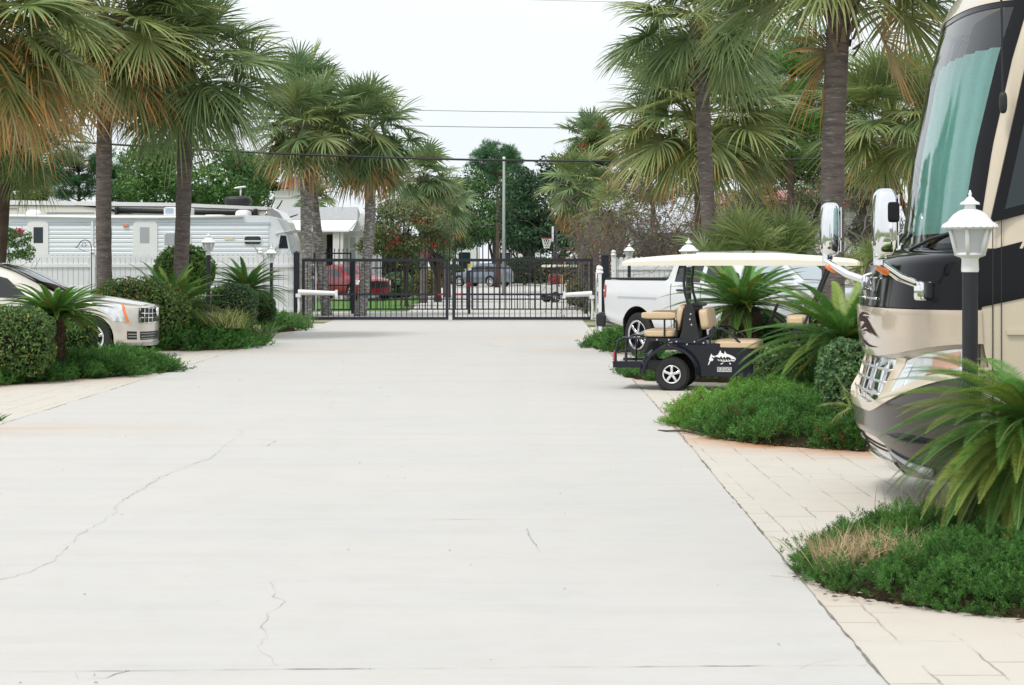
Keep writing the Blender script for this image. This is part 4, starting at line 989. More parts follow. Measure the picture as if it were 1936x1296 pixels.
# white utility cart with luggage beyond the right gate
p_ = G(1062, 572)
uc = thing('utility_cart', 'white utility cart with red bags parked outside the right gate', 'utility cart', (p_[0], p_[1], 0), R(20))
MBt = lambda name, fn, m, par, sm=35: (lambda b: (fn(b), b.build(name, m, par, smooth=sm))[1])(MB())
MBt('body', lambda b: (b.prism([(-.75, .30), (-.75, .75), (-.2, .80), (.0, .60), (.3, .58), (.45, .95), (.85, .90), (1.0, .55), (1.0, .30)], -.55, .55, lambda x, y, d: (x, d, y))), 'whitepaint', uc)
MBt('canopy', lambda b: b.rbox((0, 0, 1.55), (1.6, 1.15, .12), p=6), 'ivory', uc)
MBt('luggage', lambda b: (b.rbox((-.45, -.2, 1.0), (.4, .5, .45), p=4), b.rbox((-.1, .3, .95), (.35, .35, .5), p=4)), 'redpaint', uc)
MBt('seat', lambda b: (b.rbox((.1, 0, .72), (.5, 1.0, .14), p=5), b.rbox((-.15, 0, 1.0), (.12, 1.0, .4), p=5)), 'tanvinyl', uc)
for y in (-.5, .5):
    for x in (-.7, .75): MBt('canopy_post', lambda b: b.tube([(x, y, .6), (x, y, 1.52)], .018), 'blackmetal', uc)
    for x in (-.5, .68): wheel(uc, (x, y, .23), .23, .18, .12, 5, face=1 if y > 0 else -1, detail=False)
# ------------------------------------------------------------------ the big motorhome on the right
rv = thing('motorhome', 'large tan and black motorhome with teal windshield shade on the right', 'motorhome', (2.50, 13.6, 0), PI-R(2.5))
ZU = np.array([(.20, -.24), (.27, -.17), (.33, -.11), (.54, -.015), (.70, 0), (.77, 0), (1.03, -.075), (1.10, -.055), (1.20, -.035), (1.38, -.025), (1.40, -.03), (1.61, -.06), (1.70, -.09), (1.745, -.14), (1.80, -.34), (2.45, -.42), (3.03, -.53), (3.45, -.64), (3.60, -.72), (3.72, -.86), (3.80, -1.1)])
RW, RB, RP = 1.275, .56, 2.5
def rvS(s, z, off=0.0):
    s, z = np.broadcast_arrays(np.asarray(s, float), np.asarray(z, float))
    a = np.clip(np.abs(s), 0, 1); k = (1-a**RP)**(1/RP)
    U = np.interp(z, ZU[:, 0], ZU[:, 1]); n1 = k**(RP-1)/RB; n2 = np.sign(s)*a**(RP-1)/RW; ln = np.sqrt(n1**2+n2**2)+1e-9
    return np.stack([U-RB+RB*k+off*n1/ln, RW*s+off*n2/ln, z], -1)
def sgrid(s0, s1, n):                        # dense near the corners
    th = lambda s: math.copysign(math.asin(min(1, abs(s)**(RP/2))), s)
    a = np.linspace(th(s0), th(s1), n); return np.sign(a)*np.abs(np.sin(a))**(2/RP)
def rpatch(name, m, par, s0, s1, zlo, zhi, off=0, nu=40, nv=10, thick=.03, smooth=40):
    fl = zlo if callable(zlo) else (lambda s: zlo+0*s); fh = zhi if callable(zhi) else (lambda s: zhi+0*s)
    s = sgrid(s0, s1, nu); b = np.linspace(0, 1, nv)[None]
    Z = fl(s)[:, None]*(1-b)+fh(s)[:, None]*b; A = rvS(s[:, None]+0*b, Z, off); mb = MB(); mb.grid(A, flip=True)
    if thick:
        B = rvS(s[:, None]+0*b, Z, off-thick)
        for e, f in ((A[0], B[0]), (B[-1], A[-1]), (B[:, 0], A[:, 0]), (A[:, -1], B[:, -1])): mb.grid(np.stack([e, f]))
    return mb.build(name, m, par, smooth=smooth)
def quadpatch(name, m, par, c, off=.0, nu=16, nv=8, thick=.02, side=1):
    (s00, z00), (s10, z10), (s11, z11), (s01, z01) = c
    a = np.linspace(0, 1, nu)[:, None]; b = np.linspace(0, 1, nv)[None]
    f = lambda p00, p10, p11, p01: (p00*(1-a)+p10*a)*(1-b)+(p01*(1-a)+p11*a)*b
    A = rvS(side*f(s00, s10, s11, s01), f(z00, z10, z11, z01), off); mb = MB(); mb.grid(A)
    B = rvS(side*f(s00, s10, s11, s01), f(z00, z10, z11, z01), off-thick)
    for e, g2 in ((A[0], B[0]), (B[-1], A[-1]), (B[:, 0], A[:, 0]), (A[:, -1], B[:, -1])): mb.grid(np.stack([e, g2]))
    return mb.build(name, m, par, smooth=40)
Zs = np.linspace(0, 1, 30)
# coach body: side walls and rounded roof behind the nose
def coach(b):
    sec = [(1.275, z_) for z_ in (.36, .5, .7, .85, 1.03, 1.1, 1.2, 1.38, 1.5, 1.61, 1.70, 1.745, 1.80, 2.0, 2.45, 3.03)]+[ (1.27, 3.45), (1.24, 3.62), (1.14, 3.74), (.9, 3.80), (.4, 3.83), (0, 3.84)]
    sec = sec+[(-y, z) for y, z in sec[::-1][1:]]
    b.grid([[[(np.interp(z, ZU[:, 0], ZU[:, 1])-RB if i == 0 else -11.2), y, z] for (y, z) in sec] for i in range(2)])
    b.add([[-11.2, y, z] for y, z in sec], [list(range(len(sec)))])
    b.b2((-11.2, -1.27, .34), (-1.0, 1.27, .38))
body_ = MBt('body', coach, 'cream', rv)
rpatch('front_cap', 'cream', rv, -1, 1, lambda s: 3.44-.03*np.abs(s)**3, 3.80, off=.012, nv=16, thick=.02)
WS = lambda z: .835+.065*np.clip((z-1.8)/1.65, 0, 1)
for sd in (1, -1):
    quadpatch('corner_pillar', 'cream', rv, ((.895, 1.792), (.9999, 1.792), (.9999, 3.46), (.93, 3.46)), off=.009, side=sd, nv=20)
    quadpatch('windshield_border', 'gloss', rv, ((.80, 1.795), (.902, 1.793), (.935, 3.46), (.875, 3.42)), off=.013, side=sd, nv=20)
rpatch('windshield_border', 'gloss', rv, -.9, .9, 1.792, 1.83, off=.009)
rpatch('windshield_border', 'gloss', rv, -.93, .93, lambda s: 3.40-.03*np.abs(s)**3, lambda s: 3.445-.03*np.abs(s)**3, off=.006, nv=3)
def pleats(b):
    s = sgrid(-.87, .87, 260); zz = np.linspace(1.90, 3.13, 14)[None]; of = -.085+.022*np.sin(s*38+.8*np.sin(s*9))[:, None]+.008*np.sin(s*71)[:, None]
    A = np.stack([rvS(s[i]+0*zz[0], zz[0], float(of[i, 0])) for i in range(len(s))]); b.grid(A, flip=True)
sh = MBt('sunshade', pleats, 'shade', rv, True)
rpatch('dash_interior', 'dark', rv, -.93, .93, 1.76, 3.44, off=-.22, nv=12)
M['wsglass'] = glass_mat('windshield_glass', (.85, 1, 1), 1.0, .015, 1.75)
rpatch('windshield', 'wsglass', rv, -.90, .90, 1.80, lambda s: 3.42-.03*np.abs(s)**3, off=0, nv=30, thick=0)
for yy, w_ in ((.35, .9), (-.75, .9)):
    wp = MB(); wp.tube([rvS(yy/RW, 1.79, .03), rvS(yy/RW+.25, 1.86, .03), rvS(yy/RW+.55, 1.92, .03)], .012, 6); wp.build('wiper', 'blackplastic', rv)
# nose bands
rpatch('front_band', 'gloss', rv, -1, 1, 1.398, 1.79, off=.004, nv=24, thick=.02)
pan = rpatch('front_panel', 'tan', rv, -1, 1, lambda s: 1.045+.13*np.abs(s)**2.2, 1.392, off=.018, nv=12, thick=.06)
rpatch('lamp_backing', 'cream', rv, -1, 1, .68, 1.20, off=-.035, nv=10)
gr = quadpatch('grille', 'chrome', rv, ((-.42, .735), (.42, .735), (.585, 1.04), (-.585, 1.04)), off=-.012, nu=30)
for z in (.80, .885, .97):
    k = .42+.165*(z-.735)/.305
    mb = MB(); ss = sgrid(-k, k, 30); mb.tube(rvS(ss, z, .006), .009, 6); mb.build('grille_bar', 'alu', gr, smooth=True)
for sq in (.0,):
    mb = MB(); zz = np.linspace(.74, 1.04, 8); mb.tube(rvS(sq*(1+.35*(zz-.735)/.305), zz, .003), .005, 5); mb.build('grille_bar', 'alu', gr, smooth=True)
for sd in (1, -1):
    quadpatch('lamp_surround', 'cream', rv, ((.42, .72), (.56, .735), (.70, 1.06), (.59, 1.06)), off=.006, side=sd)
    hl = quadpatch('headlight', 'clearlens', rv, ((.56, .755), (.9985, 1.02), (.9985, 1.145), (.70, 1.045)), off=.004, side=sd)
    quadpatch('reflector', 'chrome', hl, ((.63, .83), (.72, .88), (.76, 1.03), (.71, 1.02)), off=.009, side=sd, thick=.004)
    quadpatch('turn_lens', mat("salmon_lens", (.62, .36, .28), .12, coat=1), hl, ((.86, .955), (.975, 1.02), (.985, 1.125), (.90, 1.085)), off=.009, side=sd, thick=.004)
lip = lambda s: .712+.29*np.clip((np.abs(s)-.36)/.64, 0, 1)**1.35
rpatch('bumper_lip', 'cream', rv, -1, 1, lambda s: lip(s)-.035, lambda s: lip(s)+.022, off=.035, nv=4, thick=.06)
bp = rpatch('bumper', 'taupe', rv, -1, 1, lambda s: .50-.10*np.clip((np.abs(s)-.35)/.4, 0, 1), lambda s: lip(s)-.03, off=.022, nv=14, thick=.08)
rpatch('bumper_insert', 'tan', rv, -.46, .46, .34, .495, off=-.005, nv=6)
for z in (.40, .43): rpatch('insert_groove', 'seam', rv, -.42, .42, z, z+.004, off=.004, nv=2, thick=.008)
rpatch('chrome_skirt', 'chrome', rv, -.50, .50, .262, .338, off=.025, nv=6, thick=.04)
for sd in (1, -1):
    lo_ = quadpatch('lower_bumper', 'taupe', rv, ((.48, .25), (.9999, .27), (.9999, .42), (.46, .50)), off=.012, side=sd)
    quadpatch('fog_recess', 'gloss', lo_, ((.56, .30), (.80, .31), (.84, .42), (.53, .47)), off=.017, side=sd, thick=.004)
    mb = MB(); ss = np.linspace(.54, .86, 16)*sd; mb.tube(rvS(ss, .42-.10*((np.abs(ss)-.54)/.32)**.8, .026), np.linspace(.010, .030, 16), 8); mb.build('fog_trim', 'shadegray', lo_, smooth=True)
    mb = MB(); ss = np.linspace(.60, .98, 16)*sd; mb.tube(rvS(ss, .555-.02*np.abs(ss), .022), np.sin(np.linspace(.1, PI-.1, 16))*.025+.004, 8); mb.build('bumper_vent', 'gloss', lo_, smooth=True)
# emblem on the panel: sweeping strokes
def stroke(b, pts, wid, off=.0235):
    pts = np.array(pts); n = len(pts); q = np.linspace(0, 1, 30)
    S_ = np.interp(q, np.linspace(0, 1, n), pts[:, 0]); Z_ = np.interp(q, np.linspace(0, 1, n), pts[:, 1]); k = np.hanning(7); k /= k.sum()
    S_ = np.convolve(np.pad(S_, 3, mode='edge'), k, 'valid'); Z_ = np.convolve(np.pad(Z_, 3, mode='edge'), k, 'valid')
    A = rvS(S_, Z_, off); t = np.gradient(np.stack([S_*RW, Z_], 1), axis=0); t /= np.linalg.norm(t, axis=1)[:, None]+1e-9
    w = wid*np.sin(np.linspace(.25, PI-.05, 30))/2
    b.grid(np.stack([rvS(S_-t[:, 1]*w/RW, Z_+t[:, 0]*w, off), rvS(S_+t[:, 1]*w/RW, Z_-t[:, 0]*w, off)], 1))
def emblem(b):
    stroke(b, [(.22, 1.335), (.0, 1.345), (-.20, 1.30), (-.22, 1.20), (-.10, 1.135), (.12, 1.11), (.36, 1.115)], .026)
    stroke(b, [(-.22, 1.28), (-.28, 1.19), (-.20, 1.11), (.0, 1.085)], .016)
    stroke(b, [(-.16, 1.28), (.0, 1.305), (.18, 1.27), (.40, 1.185)], .045); stroke(b, [(-.12, 1.22), (.05, 1.262), (.22, 1.235), (.42, 1.18)], .028)
    stroke(b, [(-.05, 1.21), (.1, 1.225), (.3, 1.20)], .014); stroke(b, [(.05, 1.31), (.16, 1.32), (.20, 1.30)], .012)
MBt('emblem', emblem, 'mark', pan, False)
# raised chrome lettering across the band (its end shows past the far corner)
for i, ch in enumerate('WIET'):
    s_ = -.20+.15*i; p_ = rvS(s_, 1.545, .012); q_ = rvS(s_+.01, 1.545, .012)-rvS(s_-.01, 1.545, .012)
    o = text('letter', ch, .145, tuple(p_), (R(90), 0, math.atan2(q_[1], q_[0])), 'chrome', rv, .006, 1.05)
mb = MB()
for a, b_ in ((-.28, .02), (.06, .34)): mb.tube(rvS(np.linspace(a, b_, 10), 1.452+0*np.linspace(0, 1, 10), .012), .008, 5)
mb.build('letter_underline', 'chrome', rv, smooth=True)
# near and far side trim
for sd in (1, -1):
    y = sd*1.279
    sw = [(-.52, 1.398), (-.52, 1.75), (-1.2, 1.93), (-2.4, 2.30), (-3.6, 2.80), (-4.8, 3.45), (-4.2, 2.75), (-3.0, 2.12), (-1.6, 1.70), (-.9, 1.48)]
    MBt('swoosh_stripe', lambda b: b.prism(sw, y-.003*sd, y+.003*sd, lambda u, z, d: (u, d, z)), 'gloss', rv, False)
    fr = [(-.64, 1.955), (-.90, 3.12), (-2.0, 3.16), (-2.0, 2.30), (-1.2, 2.10)]
    sw_ = MBt('side_window', lambda b: b.prism(fr, y-.01*sd, y+.012*sd, lambda u, z, d: (u, d, z)), 'gloss', rv, False)
    gl_ = [(-.735, 2.045), (-.955, 3.05), (-1.92, 3.08), (-1.92, 2.36), (-1.2, 2.17)]
    M['sideglass'] = M.get('sideglass') or mat('tinted_glass', (.02, .03, .035), .03, spec=.5)
    MBt('pane', lambda b: b.prism(gl_, y+.012*sd, y+.016*sd, lambda u, z, d: (u, d, z)), 'sideglass', sw_, False)
    for u, z0, z1, w_, m_ in ((-.575, .70, 1.40, .014, 'seam'), (-.66, .45, 1.96, .006, 'seam'), (-.715, .45, 1.98, .005, 'seam'), (-2.1, .45, 3.3, .008, 'seam'), (-3.2, .45, 1.2, .008, 'seam')):
        MBt('panel_seam', lambda b: b.b2((u-w_/2, min(y, y+.004*sd), z0), (u+w_/2, max(y, y+.004*sd), z1)), m_, rv, False)
    MBt('side_moulding', lambda b: b.b2((-11, min(y, y+.014*sd), 1.235), (-.75, max(y, y+.014*sd), 1.262)), 'cream', rv, False)
    MBt('side_skirt', lambda b: b.b2((-11.1, min(y, y+.02*sd), .36), (-3.0, max(y, y+.02*sd), .95)), 'taupe', rv, False)
    MBt('exit_pipe', lambda b: b.tube([(-1.2, y*.9, .33), (-2.0, y*.95, .33)], .045, 10), 'alu', rv)
    for x in (-2.5, -8.6): wheel(rv, (x, sd*1.13, .52), .52, .30, .29, 8, face=sd)
    # mirror on a long chrome arm
    am = MB(); am.tube([(-.24, sd*1.17, 1.545), (-.06, sd*1.27, 1.61), (.10, sd*1.36, 1.715)], [.030, .030, .026], 10); am.lathe([(.0005, -.05), (.034, -.05), (.034, .05), (.0005, .05)], c=(.085, sd*1.37, 1.735), seg=14)
    arm = am.build('mirror_arm', 'chrome', rv, smooth=40)
    MBt('arm_mount', lambda b: (b.rbox((-.255, sd*1.175, 1.515), (.20, .07, .125), p=7, rot=Matrix.Rotation(sd*R(42), 4, 'Z')), b.rbox((-.235, sd*1.19, 1.515), (.14, .05, .08), p=7, rot=Matrix.Rotation(sd*R(42), 4, 'Z'))), 'chrome', arm)
    MBt('marker_light', lambda b: b.rbox((.055, sd*1.335, 1.655), (.105, .05, .05), p=2.5, rot=Matrix.Rotation(R(-32), 4, 'Y')), 'amber', arm)
    hd = MBt('mirror_head', lambda b: (b.rbox((.055, sd*1.42, 1.96), (.148, .235, .43), p=4.2, nu=32, nv=18), b.rbox((.075, sd*1.39, 1.745), (.08, .10, .06), p=4)), 'chrome', rv, True)
    MBt('mirror_glass', lambda b: (b.b2((-.0265, sd*1.42-.09, 1.895), (-.018, sd*1.42+.09, 2.135)), b.b2((-.0245, sd*1.42-.08, 1.785), (-.016, sd*1.42+.08, 1.875))), 'mirror', hd, False)
    MBt('mirror_inset', lambda b: b.rbox((.015, sd*1.535, 2.02), (.075, .012, .13), p=6), 'gloss', hd, True)
MBt('antenna', lambda b: (b.tube([(-.72, 1.31, 2.74), (-.70, 1.33, 3.6)], .008, 6), b.rbox((-.72, 1.31, 2.73), (.05, .06, .14), p=3)), 'blackplastic', rv)
# ------------------------------------------------------------------ lamps, gates, fences, buildings
def lamp(label, x, y, z0, H, s=1.0):
    th = thing('lamp_post', label, 'lamp post', (x, y, z0), R(8), group='white lantern posts along the drive')
    hb = H-.486*s                                            # underside of the white collar
    MBt('post', lambda b: b.lathe([(.046*s, -.1), (.046*s, hb+.01), (.0005, hb+.01)], seg=20), 'blackpost', th)
    MBt('collar', lambda b: b.lathe([(.049*s, hb), (.052*s, hb+.012*s), (.049*s, hb+.075*s), (.055*s, hb+.085*s), (.075*s, hb+.092*s), (.095*s, hb+.10*s), (.0005, hb+.10*s)], seg=24), 'white', th)
    z1, z2 = hb+.10*s, hb+.262*s; r1, r2 = .083*s, .125*s; n = 6; fr = MB()
    V = [(math.cos(k*PI/3), math.sin(k*PI/3)) for k in range(n)]
    for k in range(n):
        a, b_ = V[k], V[(k+1) % n]
        fr.tube([(a[0]*r1, a[1]*r1, z1), (a[0]*r2, a[1]*r2, z2)], .0125*s, 6)
        for r_, z_ in ((r1, z1+.006*s), (r2, z2)): fr.tube([(a[0]*r_, a[1]*r_, z_), (b_[0]*r_, b_[1]*r_, z_)], .011*s, 5)
    fr.build('lantern_frame', 'white', th, smooth=True)
    pn = MB()
    for k in range(n):
        a, b_ = V[k], V[(k+1) % n]; q = .97
        pn.add([(a[0]*r1*q, a[1]*r1*q, z1), (b_[0]*r1*q, b_[1]*r1*q, z1), (b_[0]*r2*q, b_[1]*r2*q, z2), (a[0]*r2*q, a[1]*r2*q, z2)], [[0, 1, 2, 3]])
    pn.build('lantern_glass', 'lampglass', th)
    MBt('bulb', lambda b: b.lathe([(.0005, z1+.02*s), (.02*s, z1+.02*s), (.032*s, z1+.08*s), (.02*s, z1+.12*s), (.0005, z1+.125*s)], seg=12), 'white', th)
    def scal(r, z, a): f = np.clip((r-.12*s)/(.05*s), 0, 1); return r, z-.006*s*f*np.abs(np.sin(a*12))
    rf = MBt('lantern_roof', lambda b: b.lathe([(.150*s, z2-.004*s), (.166*s, z2+.006*s), (.160*s, z2+.020*s), (.132*s, z2+.036*s), (.116*s, z2+.056*s), (.098*s, z2+.078*s), (.066*s, z2+.100*s), (.034*s, z2+.112*s), (.030*s, z2+.140*s)], seg=72, mod=scal), 'white', th, 50)
    MBt('roof_cap', lambda b: b.lathe([(.030*s, z2+.138*s), (.058*s, z2+.140*s), (.054*s, z2+.150*s), (.034*s, z2+.160*s), (.020*s, z2+.178*s), (.008*s, z2+.186*s), (.011*s, z2+.200*s), (.004*s, z2+.222*s), (.0005, z2+.224*s)], seg=48, mod=lambda r, z, a: (r, z-.003*s*(r > .05*s)*np.abs(np.sin(a*12)))), 'white', rf, 50)
    return th
p_ = G(1834, 1040); lamp('black lantern post standing in the nearest juniper bed beside the motorhome', p_[0], p_[1], 0, 2.13)
x_, z_ = XZ(1302, 450, 31.6); lamp('lantern post half hidden behind the golf cart roof', x_, 31.6, z_-2.11, 2.11, 1.0)
x_, z_ = XZ(1188, 460, 54); lamp('lantern post by the white picket fence beside the right gate post', x_, 53.6, z_-2.2, 2.2)
x_, z_ = XZ(394, 439, 40); lamp('lantern post rising beside the large sago palm on the left', x_, 40, z_-2.3, 2.3, 1.0)
x_, z_ = XZ(513, 464, 52.5); lamp('lantern post in front of the white fence close to the left gate post', x_, 52.5, z_-2.2, 2.2, 1.0)

# ---------------- gates
def gate(label, x0, x1, y, ztop, zbot, arch=None, bar=.021, fr=.085, pitch=.152, rails=(), tail=.11, spear=False, name='driveway_gate', group=None, rail_w=.045):
    th = thing(name, label, 'gate', ((x0+x1)/2, y, 0), group=group); c = (x0+x1)/2; L = x1-x0
    def frame_(b):
        for x in (x0+fr/2, x1-fr/2): b.b2((x-c-fr/2, -.03, zbot), (x-c+fr/2, .03, ztop))
        for z in (zbot+fr/2, ztop-fr/2): b.b2((x0-c+fr, -.028, z-fr/2), (x1-c-fr, .028, z+fr/2))
    MBt('frame', frame_, 'blackmetal', th, False)
    for z in rails: MBt('rail', lambda b: b.b2((x0-c+fr, -.022, z-rail_w/2), (x1-c-fr, .022, z+rail_w/2)), 'blackmetal', th, False)
    n = int(L/pitch)
    for k in range(1, n):
        x = x0+L*k/n; zt = ztop-.01 if arch is None else ztop+arch((x-x0)/L)
        def bar_(b):
            b.b2((x-c-bar/2, -.008, zbot-tail), (x-c+bar/2, .008, zt))
            if spear: b.lathe([(.016, zt-.005), (.022, zt+.02), (.004, zt+.085)], c=(x-c, 0, 0), seg=4)
        MBt('bar', bar_, 'blackmetal', th, False)
    return th
gy = 55.6; x_ = lambda px, d=gy: (px-PX0)/F*d
zt_ = EYE-(489.5-HY)/F*gy; zb_ = EYE-(607-HY)/F*gy+.0
gate('left leaf of the black driveway gate with thin vertical bars', x_(571), x_(848), gy, zt_, .03, rails=(EYE-(557-HY)/F*gy,), tail=.0, group='front driveway gate leaves', rail_w=.06)
gate('right leaf of the black driveway gate with thin vertical bars', x_(855), x_(1121), gy, zt_, .03, rails=(EYE-(557-HY)/F*gy,), tail=.0, group='front driveway gate leaves', rail_w=.06)
def gpost(label, px, y, pxw, ztop, cap=True):
    x = (px-PX0)/F*y; w_ = pxw/F*y
    th = thing('gate_post', label, 'post', (x, y, 0), group='black gate posts')
    MBt('shaft', lambda b: b.b2((-w_/2, -w_/2, 0), (w_/2, w_/2, ztop-.04)), 'blackmetal', th, False)
    MBt('cap', lambda b: b.lathe([(w_*.80, ztop-.045), (w_*.80, ztop-.015), (w_*.55, ztop+.01), (.001, ztop+.045)], seg=4, phase=PI/4), 'blackmetal', th, False)
gpost('thick black post at the left end of the front gate', 561, 55.75, 10.5, 2.0)
gpost('thick black post at the right end of the front gate', 1144, 55.75, 13, 1.93)
def opener(label, pa, pb, y, sag):
    a, b_ = P(*pa, y), P(*pb, y-.05); th = thing('gate_opener', label, 'gate opener', tuple(a), group='gate opener arms'); q = b_-a
    MBt('arm', lambda b: b.tube([q*0, q*.35, q*.97], [.085, .075, .062], 12), 'whiteplastic', th, 40)
    MBt('end_bracket', lambda b: (b.box(tuple(q), (.07, .12, .20)), b.box((0, 0, -.09), (.14, .16, .10))), 'white', th, False)
    MBt('conduit', lambda b: b.tube([(0, 0, -.1), (.02, -.02, -.4), (.0, 0, -.75)], .035, 8), 'white', th)
opener('white gate opener arm across the left gate leaf', (564, 553), (636, 555), 55.3, 0)
opener('white gate opener arm across the right gate leaf', (1119, 556), (1067, 558), 55.3, 0)
# older gate pair and side fence beyond
ry = 63; x2 = lambda px: (px-PX0)/F*ry
gate('arched left leaf of the rear black gate with spear tops', x2(690), x2(884), ry, EYE-(506-HY)/F*ry, .14, arch=lambda u: .30+.72*u**1.3, fr=.045, pitch=.19, rails=(EYE-(566-HY)/F*ry,), tail=0, spear=True, group='rear arched gate leaves', bar=.036)
gate('arched right leaf of the rear black gate with spear tops', x2(891), x2(1098), ry, EYE-(506-HY)/F*ry, .14, arch=lambda u: .30+.72*(1-u)**1.3, fr=.045, pitch=.19, rails=(EYE-(566-HY)/F*ry,), tail=0, spear=True, group='rear arched gate leaves', bar=.036)
gpost('black post left of the rear gate by the red suv', 668, 63, 8, 1.75); gpost('black post right of the rear gate by the lawn strip', 1107, 63, 7, 1.70); gpost('second slim post beside the right rear gate post', 1117, 63, 4, 1.66)
gate('low black picket fence panel left of the rear gate', x2(592), x2(664), ry+.1, EYE-(478-HY)/F*ry, .12, fr=.05, pitch=.13, rails=(EYE-(540-HY)/F*ry,), tail=0, spear=True, arch=lambda u: .06, name='picket_panel')
mb = thing('reflector_post', 'white post with yellow and red reflectors at the rear gate centre', 'marker post', (x2(887.5), ry-.12, 0))
MBt('post', lambda b: b.b2((-.035, -.02, 0), (.035, .02, 1.45)), 'blackmetal', mb, False)
M['yellow'] = mat('yellow_tape', (.75, .55, .05), .5)
MBt('reflector', lambda b: b.box((0, -.05, .98), (.17, .04, .13)), 'redpaint', mb, False)
MBt('yellow_tag', lambda b: (b.box((0, -.05, 1.60), (.14, .03, .12))), 'yellow', mb, False)
MBt('white_tag', lambda b: (b.box((0, -.05, 1.49), (.14, .03, .09))), 'white', mb, False)
for px in (833, 868):
    o = MB().box((0, 0, 0), (.17, .03, .05)).build('reflector', 'redpaint'); o.location = P(px, 557.5, 55.5); tag(o, 'red reflector tape on the %s gate leaf beside the centre gap' % ('left' if px < 850 else 'right'), 'reflector', 'red reflectors on the front gate')
# mail / sign near left gate post
sg = thing('hanging_sign', 'small red white and teal sign behind the left gate post', 'sign', tuple(P(585, 525, 60)))
for k, (z, m_) in enumerate(((.10, 'redpaint'), (.0, 'white'), (-.085, 'teal'))):
    M['teal'] = M.get('teal') or mat('teal_paint', (.03, .30, .30), .5)
    MBt('stripe', lambda b: b.box((0, 0, z), (.30, .03, .09)), m_, sg, False)
MBt('bracket', lambda b: b.tube([(.2, 0, .2), (.2, 0, -1.3)], .02), 'white', sg)
wp = thing('pipe_post', 'pale bare pipe post just inside the left gate leaf', 'post', (x2(593), 62, 0)); MBt('pipe', lambda b: b.tube([(0, 0, 0), (0, 0, 1.62)], .055), 'alu', wp); MBt('cap', lambda b: b.tube([(0, 0, 1.6), (.12, 0, 1.62)], .04), 'alu', wp)

# ---------------- white fences
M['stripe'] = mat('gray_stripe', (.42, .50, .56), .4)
def fence(label, a, b_, h, bw=.145, post_every=2.4, tops='scallop', z0=0):
    a, b_ = np.array(a, float), np.array(b_, float); L = np.linalg.norm(b_-a); ang = math.atan2(b_[1]-a[1], b_[0]-a[0])
    th = thing('vinyl_fence', label, 'fence', (a[0], a[1], z0), ang, group='white vinyl fences')
    n = int(L/bw)
    def boards(b):
        for k in range(n):
            x = (k+.5)*L/n; w_ = L/n-.012
            b.b2((x-w_/2, -.012, .05), (x+w_/2, .012, h-.07))
            b.prism([(x-w_/2, h-.07), (x+w_/2, h-.07), (x+w_*.28, h-.015), (x, h), (x-w_*.28, h-.015)], -.011, .011, lambda u, z, d: (u, d, z))
    MBt('boards', boards, 'whiteplastic', th, False)
    MBt('groove_shade_strip', lambda b: [b.b2((k*L/n-.012, .004, .06), (k*L/n+.012, .010, h-.09)) for k in range(n+1)], 'stripe', th, False)  # gray strips painted in as the shadow lines between the boards
    for z in (h-.33, .30, .98*h/2): MBt('rail', lambda b: b.b2((0, -.045, z-.045), (L, -.013, z+.045)), 'whiteplastic', th, False)
    k = 0
    for x in np.arange(0, L+.01, post_every):
        ps = MBt('post', lambda b: b.b2((x-.065, -.115, 0), (x+.065, -.047, h+.03)), 'whiteplastic', th, False)
        MBt('post_cap', lambda b: b.lathe([(.06, h+.03), (.085, h+.05), (.075, h+.085), (.055, h+.105), (.075, h+.14), (.05, h+.19), (.001, h+.205)], c=(x, -.08, 0), seg=14), 'whiteplastic', ps, 50)
fy = 55.6; xf = lambda px, d=fy: (px-PX0)/F*d
fence('long white vinyl privacy fence in front of the trailer', (xf(-120), 54.0), (xf(553), 55.9), 1.94, post_every=2.4)
fence('white vinyl fence running right from the right gate post', (xf(1160), 55.6), (xf(1600), 55.2), 1.87, post_every=3.2)
fence('short low white picket fence between gate and pickup truck', (1.93, 43.5), (2.42, 54.8), 1.42, bw=.13, post_every=2.8)

# ---------------- travel trailer and long coach behind the fence
ty = 58.6; tx = lambda px: (px-PX0)/F*ty; tz = lambda py: EYE-(py-HY)/F*ty
tl = thing('travel_trailer', 'white ribbed travel trailer parked behind the left fence', 'trailer', (tx(-70), ty, 0)); ox = tx(-70); Lx = lambda px: tx(px)-ox
def tshell(b):
    poly = [(0, .55), (Lx(520), .55), (Lx(548), 1.1), (Lx(552), 1.9), (Lx(543), 2.5), (Lx(524), tz(413)), (Lx(505), tz(408)), (0, tz(405))]
    b.prism(poly, 0, 2.4, lambda x, z, d: (x, d, z))
MBt('body', tshell, 'siding', tl, False)
def ribs(b):
    z = .75
    while z < 2.86:
        b.grid([[[x, y, zz] for x in (Lx(-65), Lx(508))] for y, zz in ((-.004, z), (-.020, z+.012), (-.020, z+.085), (-.004, z+.118))]); z += .13
MBt('siding_ribs', ribs, 'siding', tl, False)
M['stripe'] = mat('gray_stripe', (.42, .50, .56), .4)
for py in (421.5, 424.5): MBt('trim_stripe', lambda b: b.b2((0, -.026, tz(py)-.012), (Lx(512), -.021, tz(py)+.012)), 'stripe', tl, False)
def rround(b, x0, x1, z0, z1, y0, y1, r_=.1):
    pts = []
    for cx_, cz_, a0 in ((x1-r_, z1-r_, 0), (x0+r_, z1-r_, 90), (x0+r_, z0+r_, 180), (x1-r_, z0+r_, 270)):
        for k in range(6): a = R(a0+18*k); pts.append((cx_+r_*math.cos(a), cz_+r_*math.sin(a)))
    b.prism(pts, y0, y1, lambda x, z, d: (x, d, z))
M['winblind'] = mat('window_blind', (.40, .42, .44), .3, vary=.1, vscale=3, stretch=(.2, 1, 30))
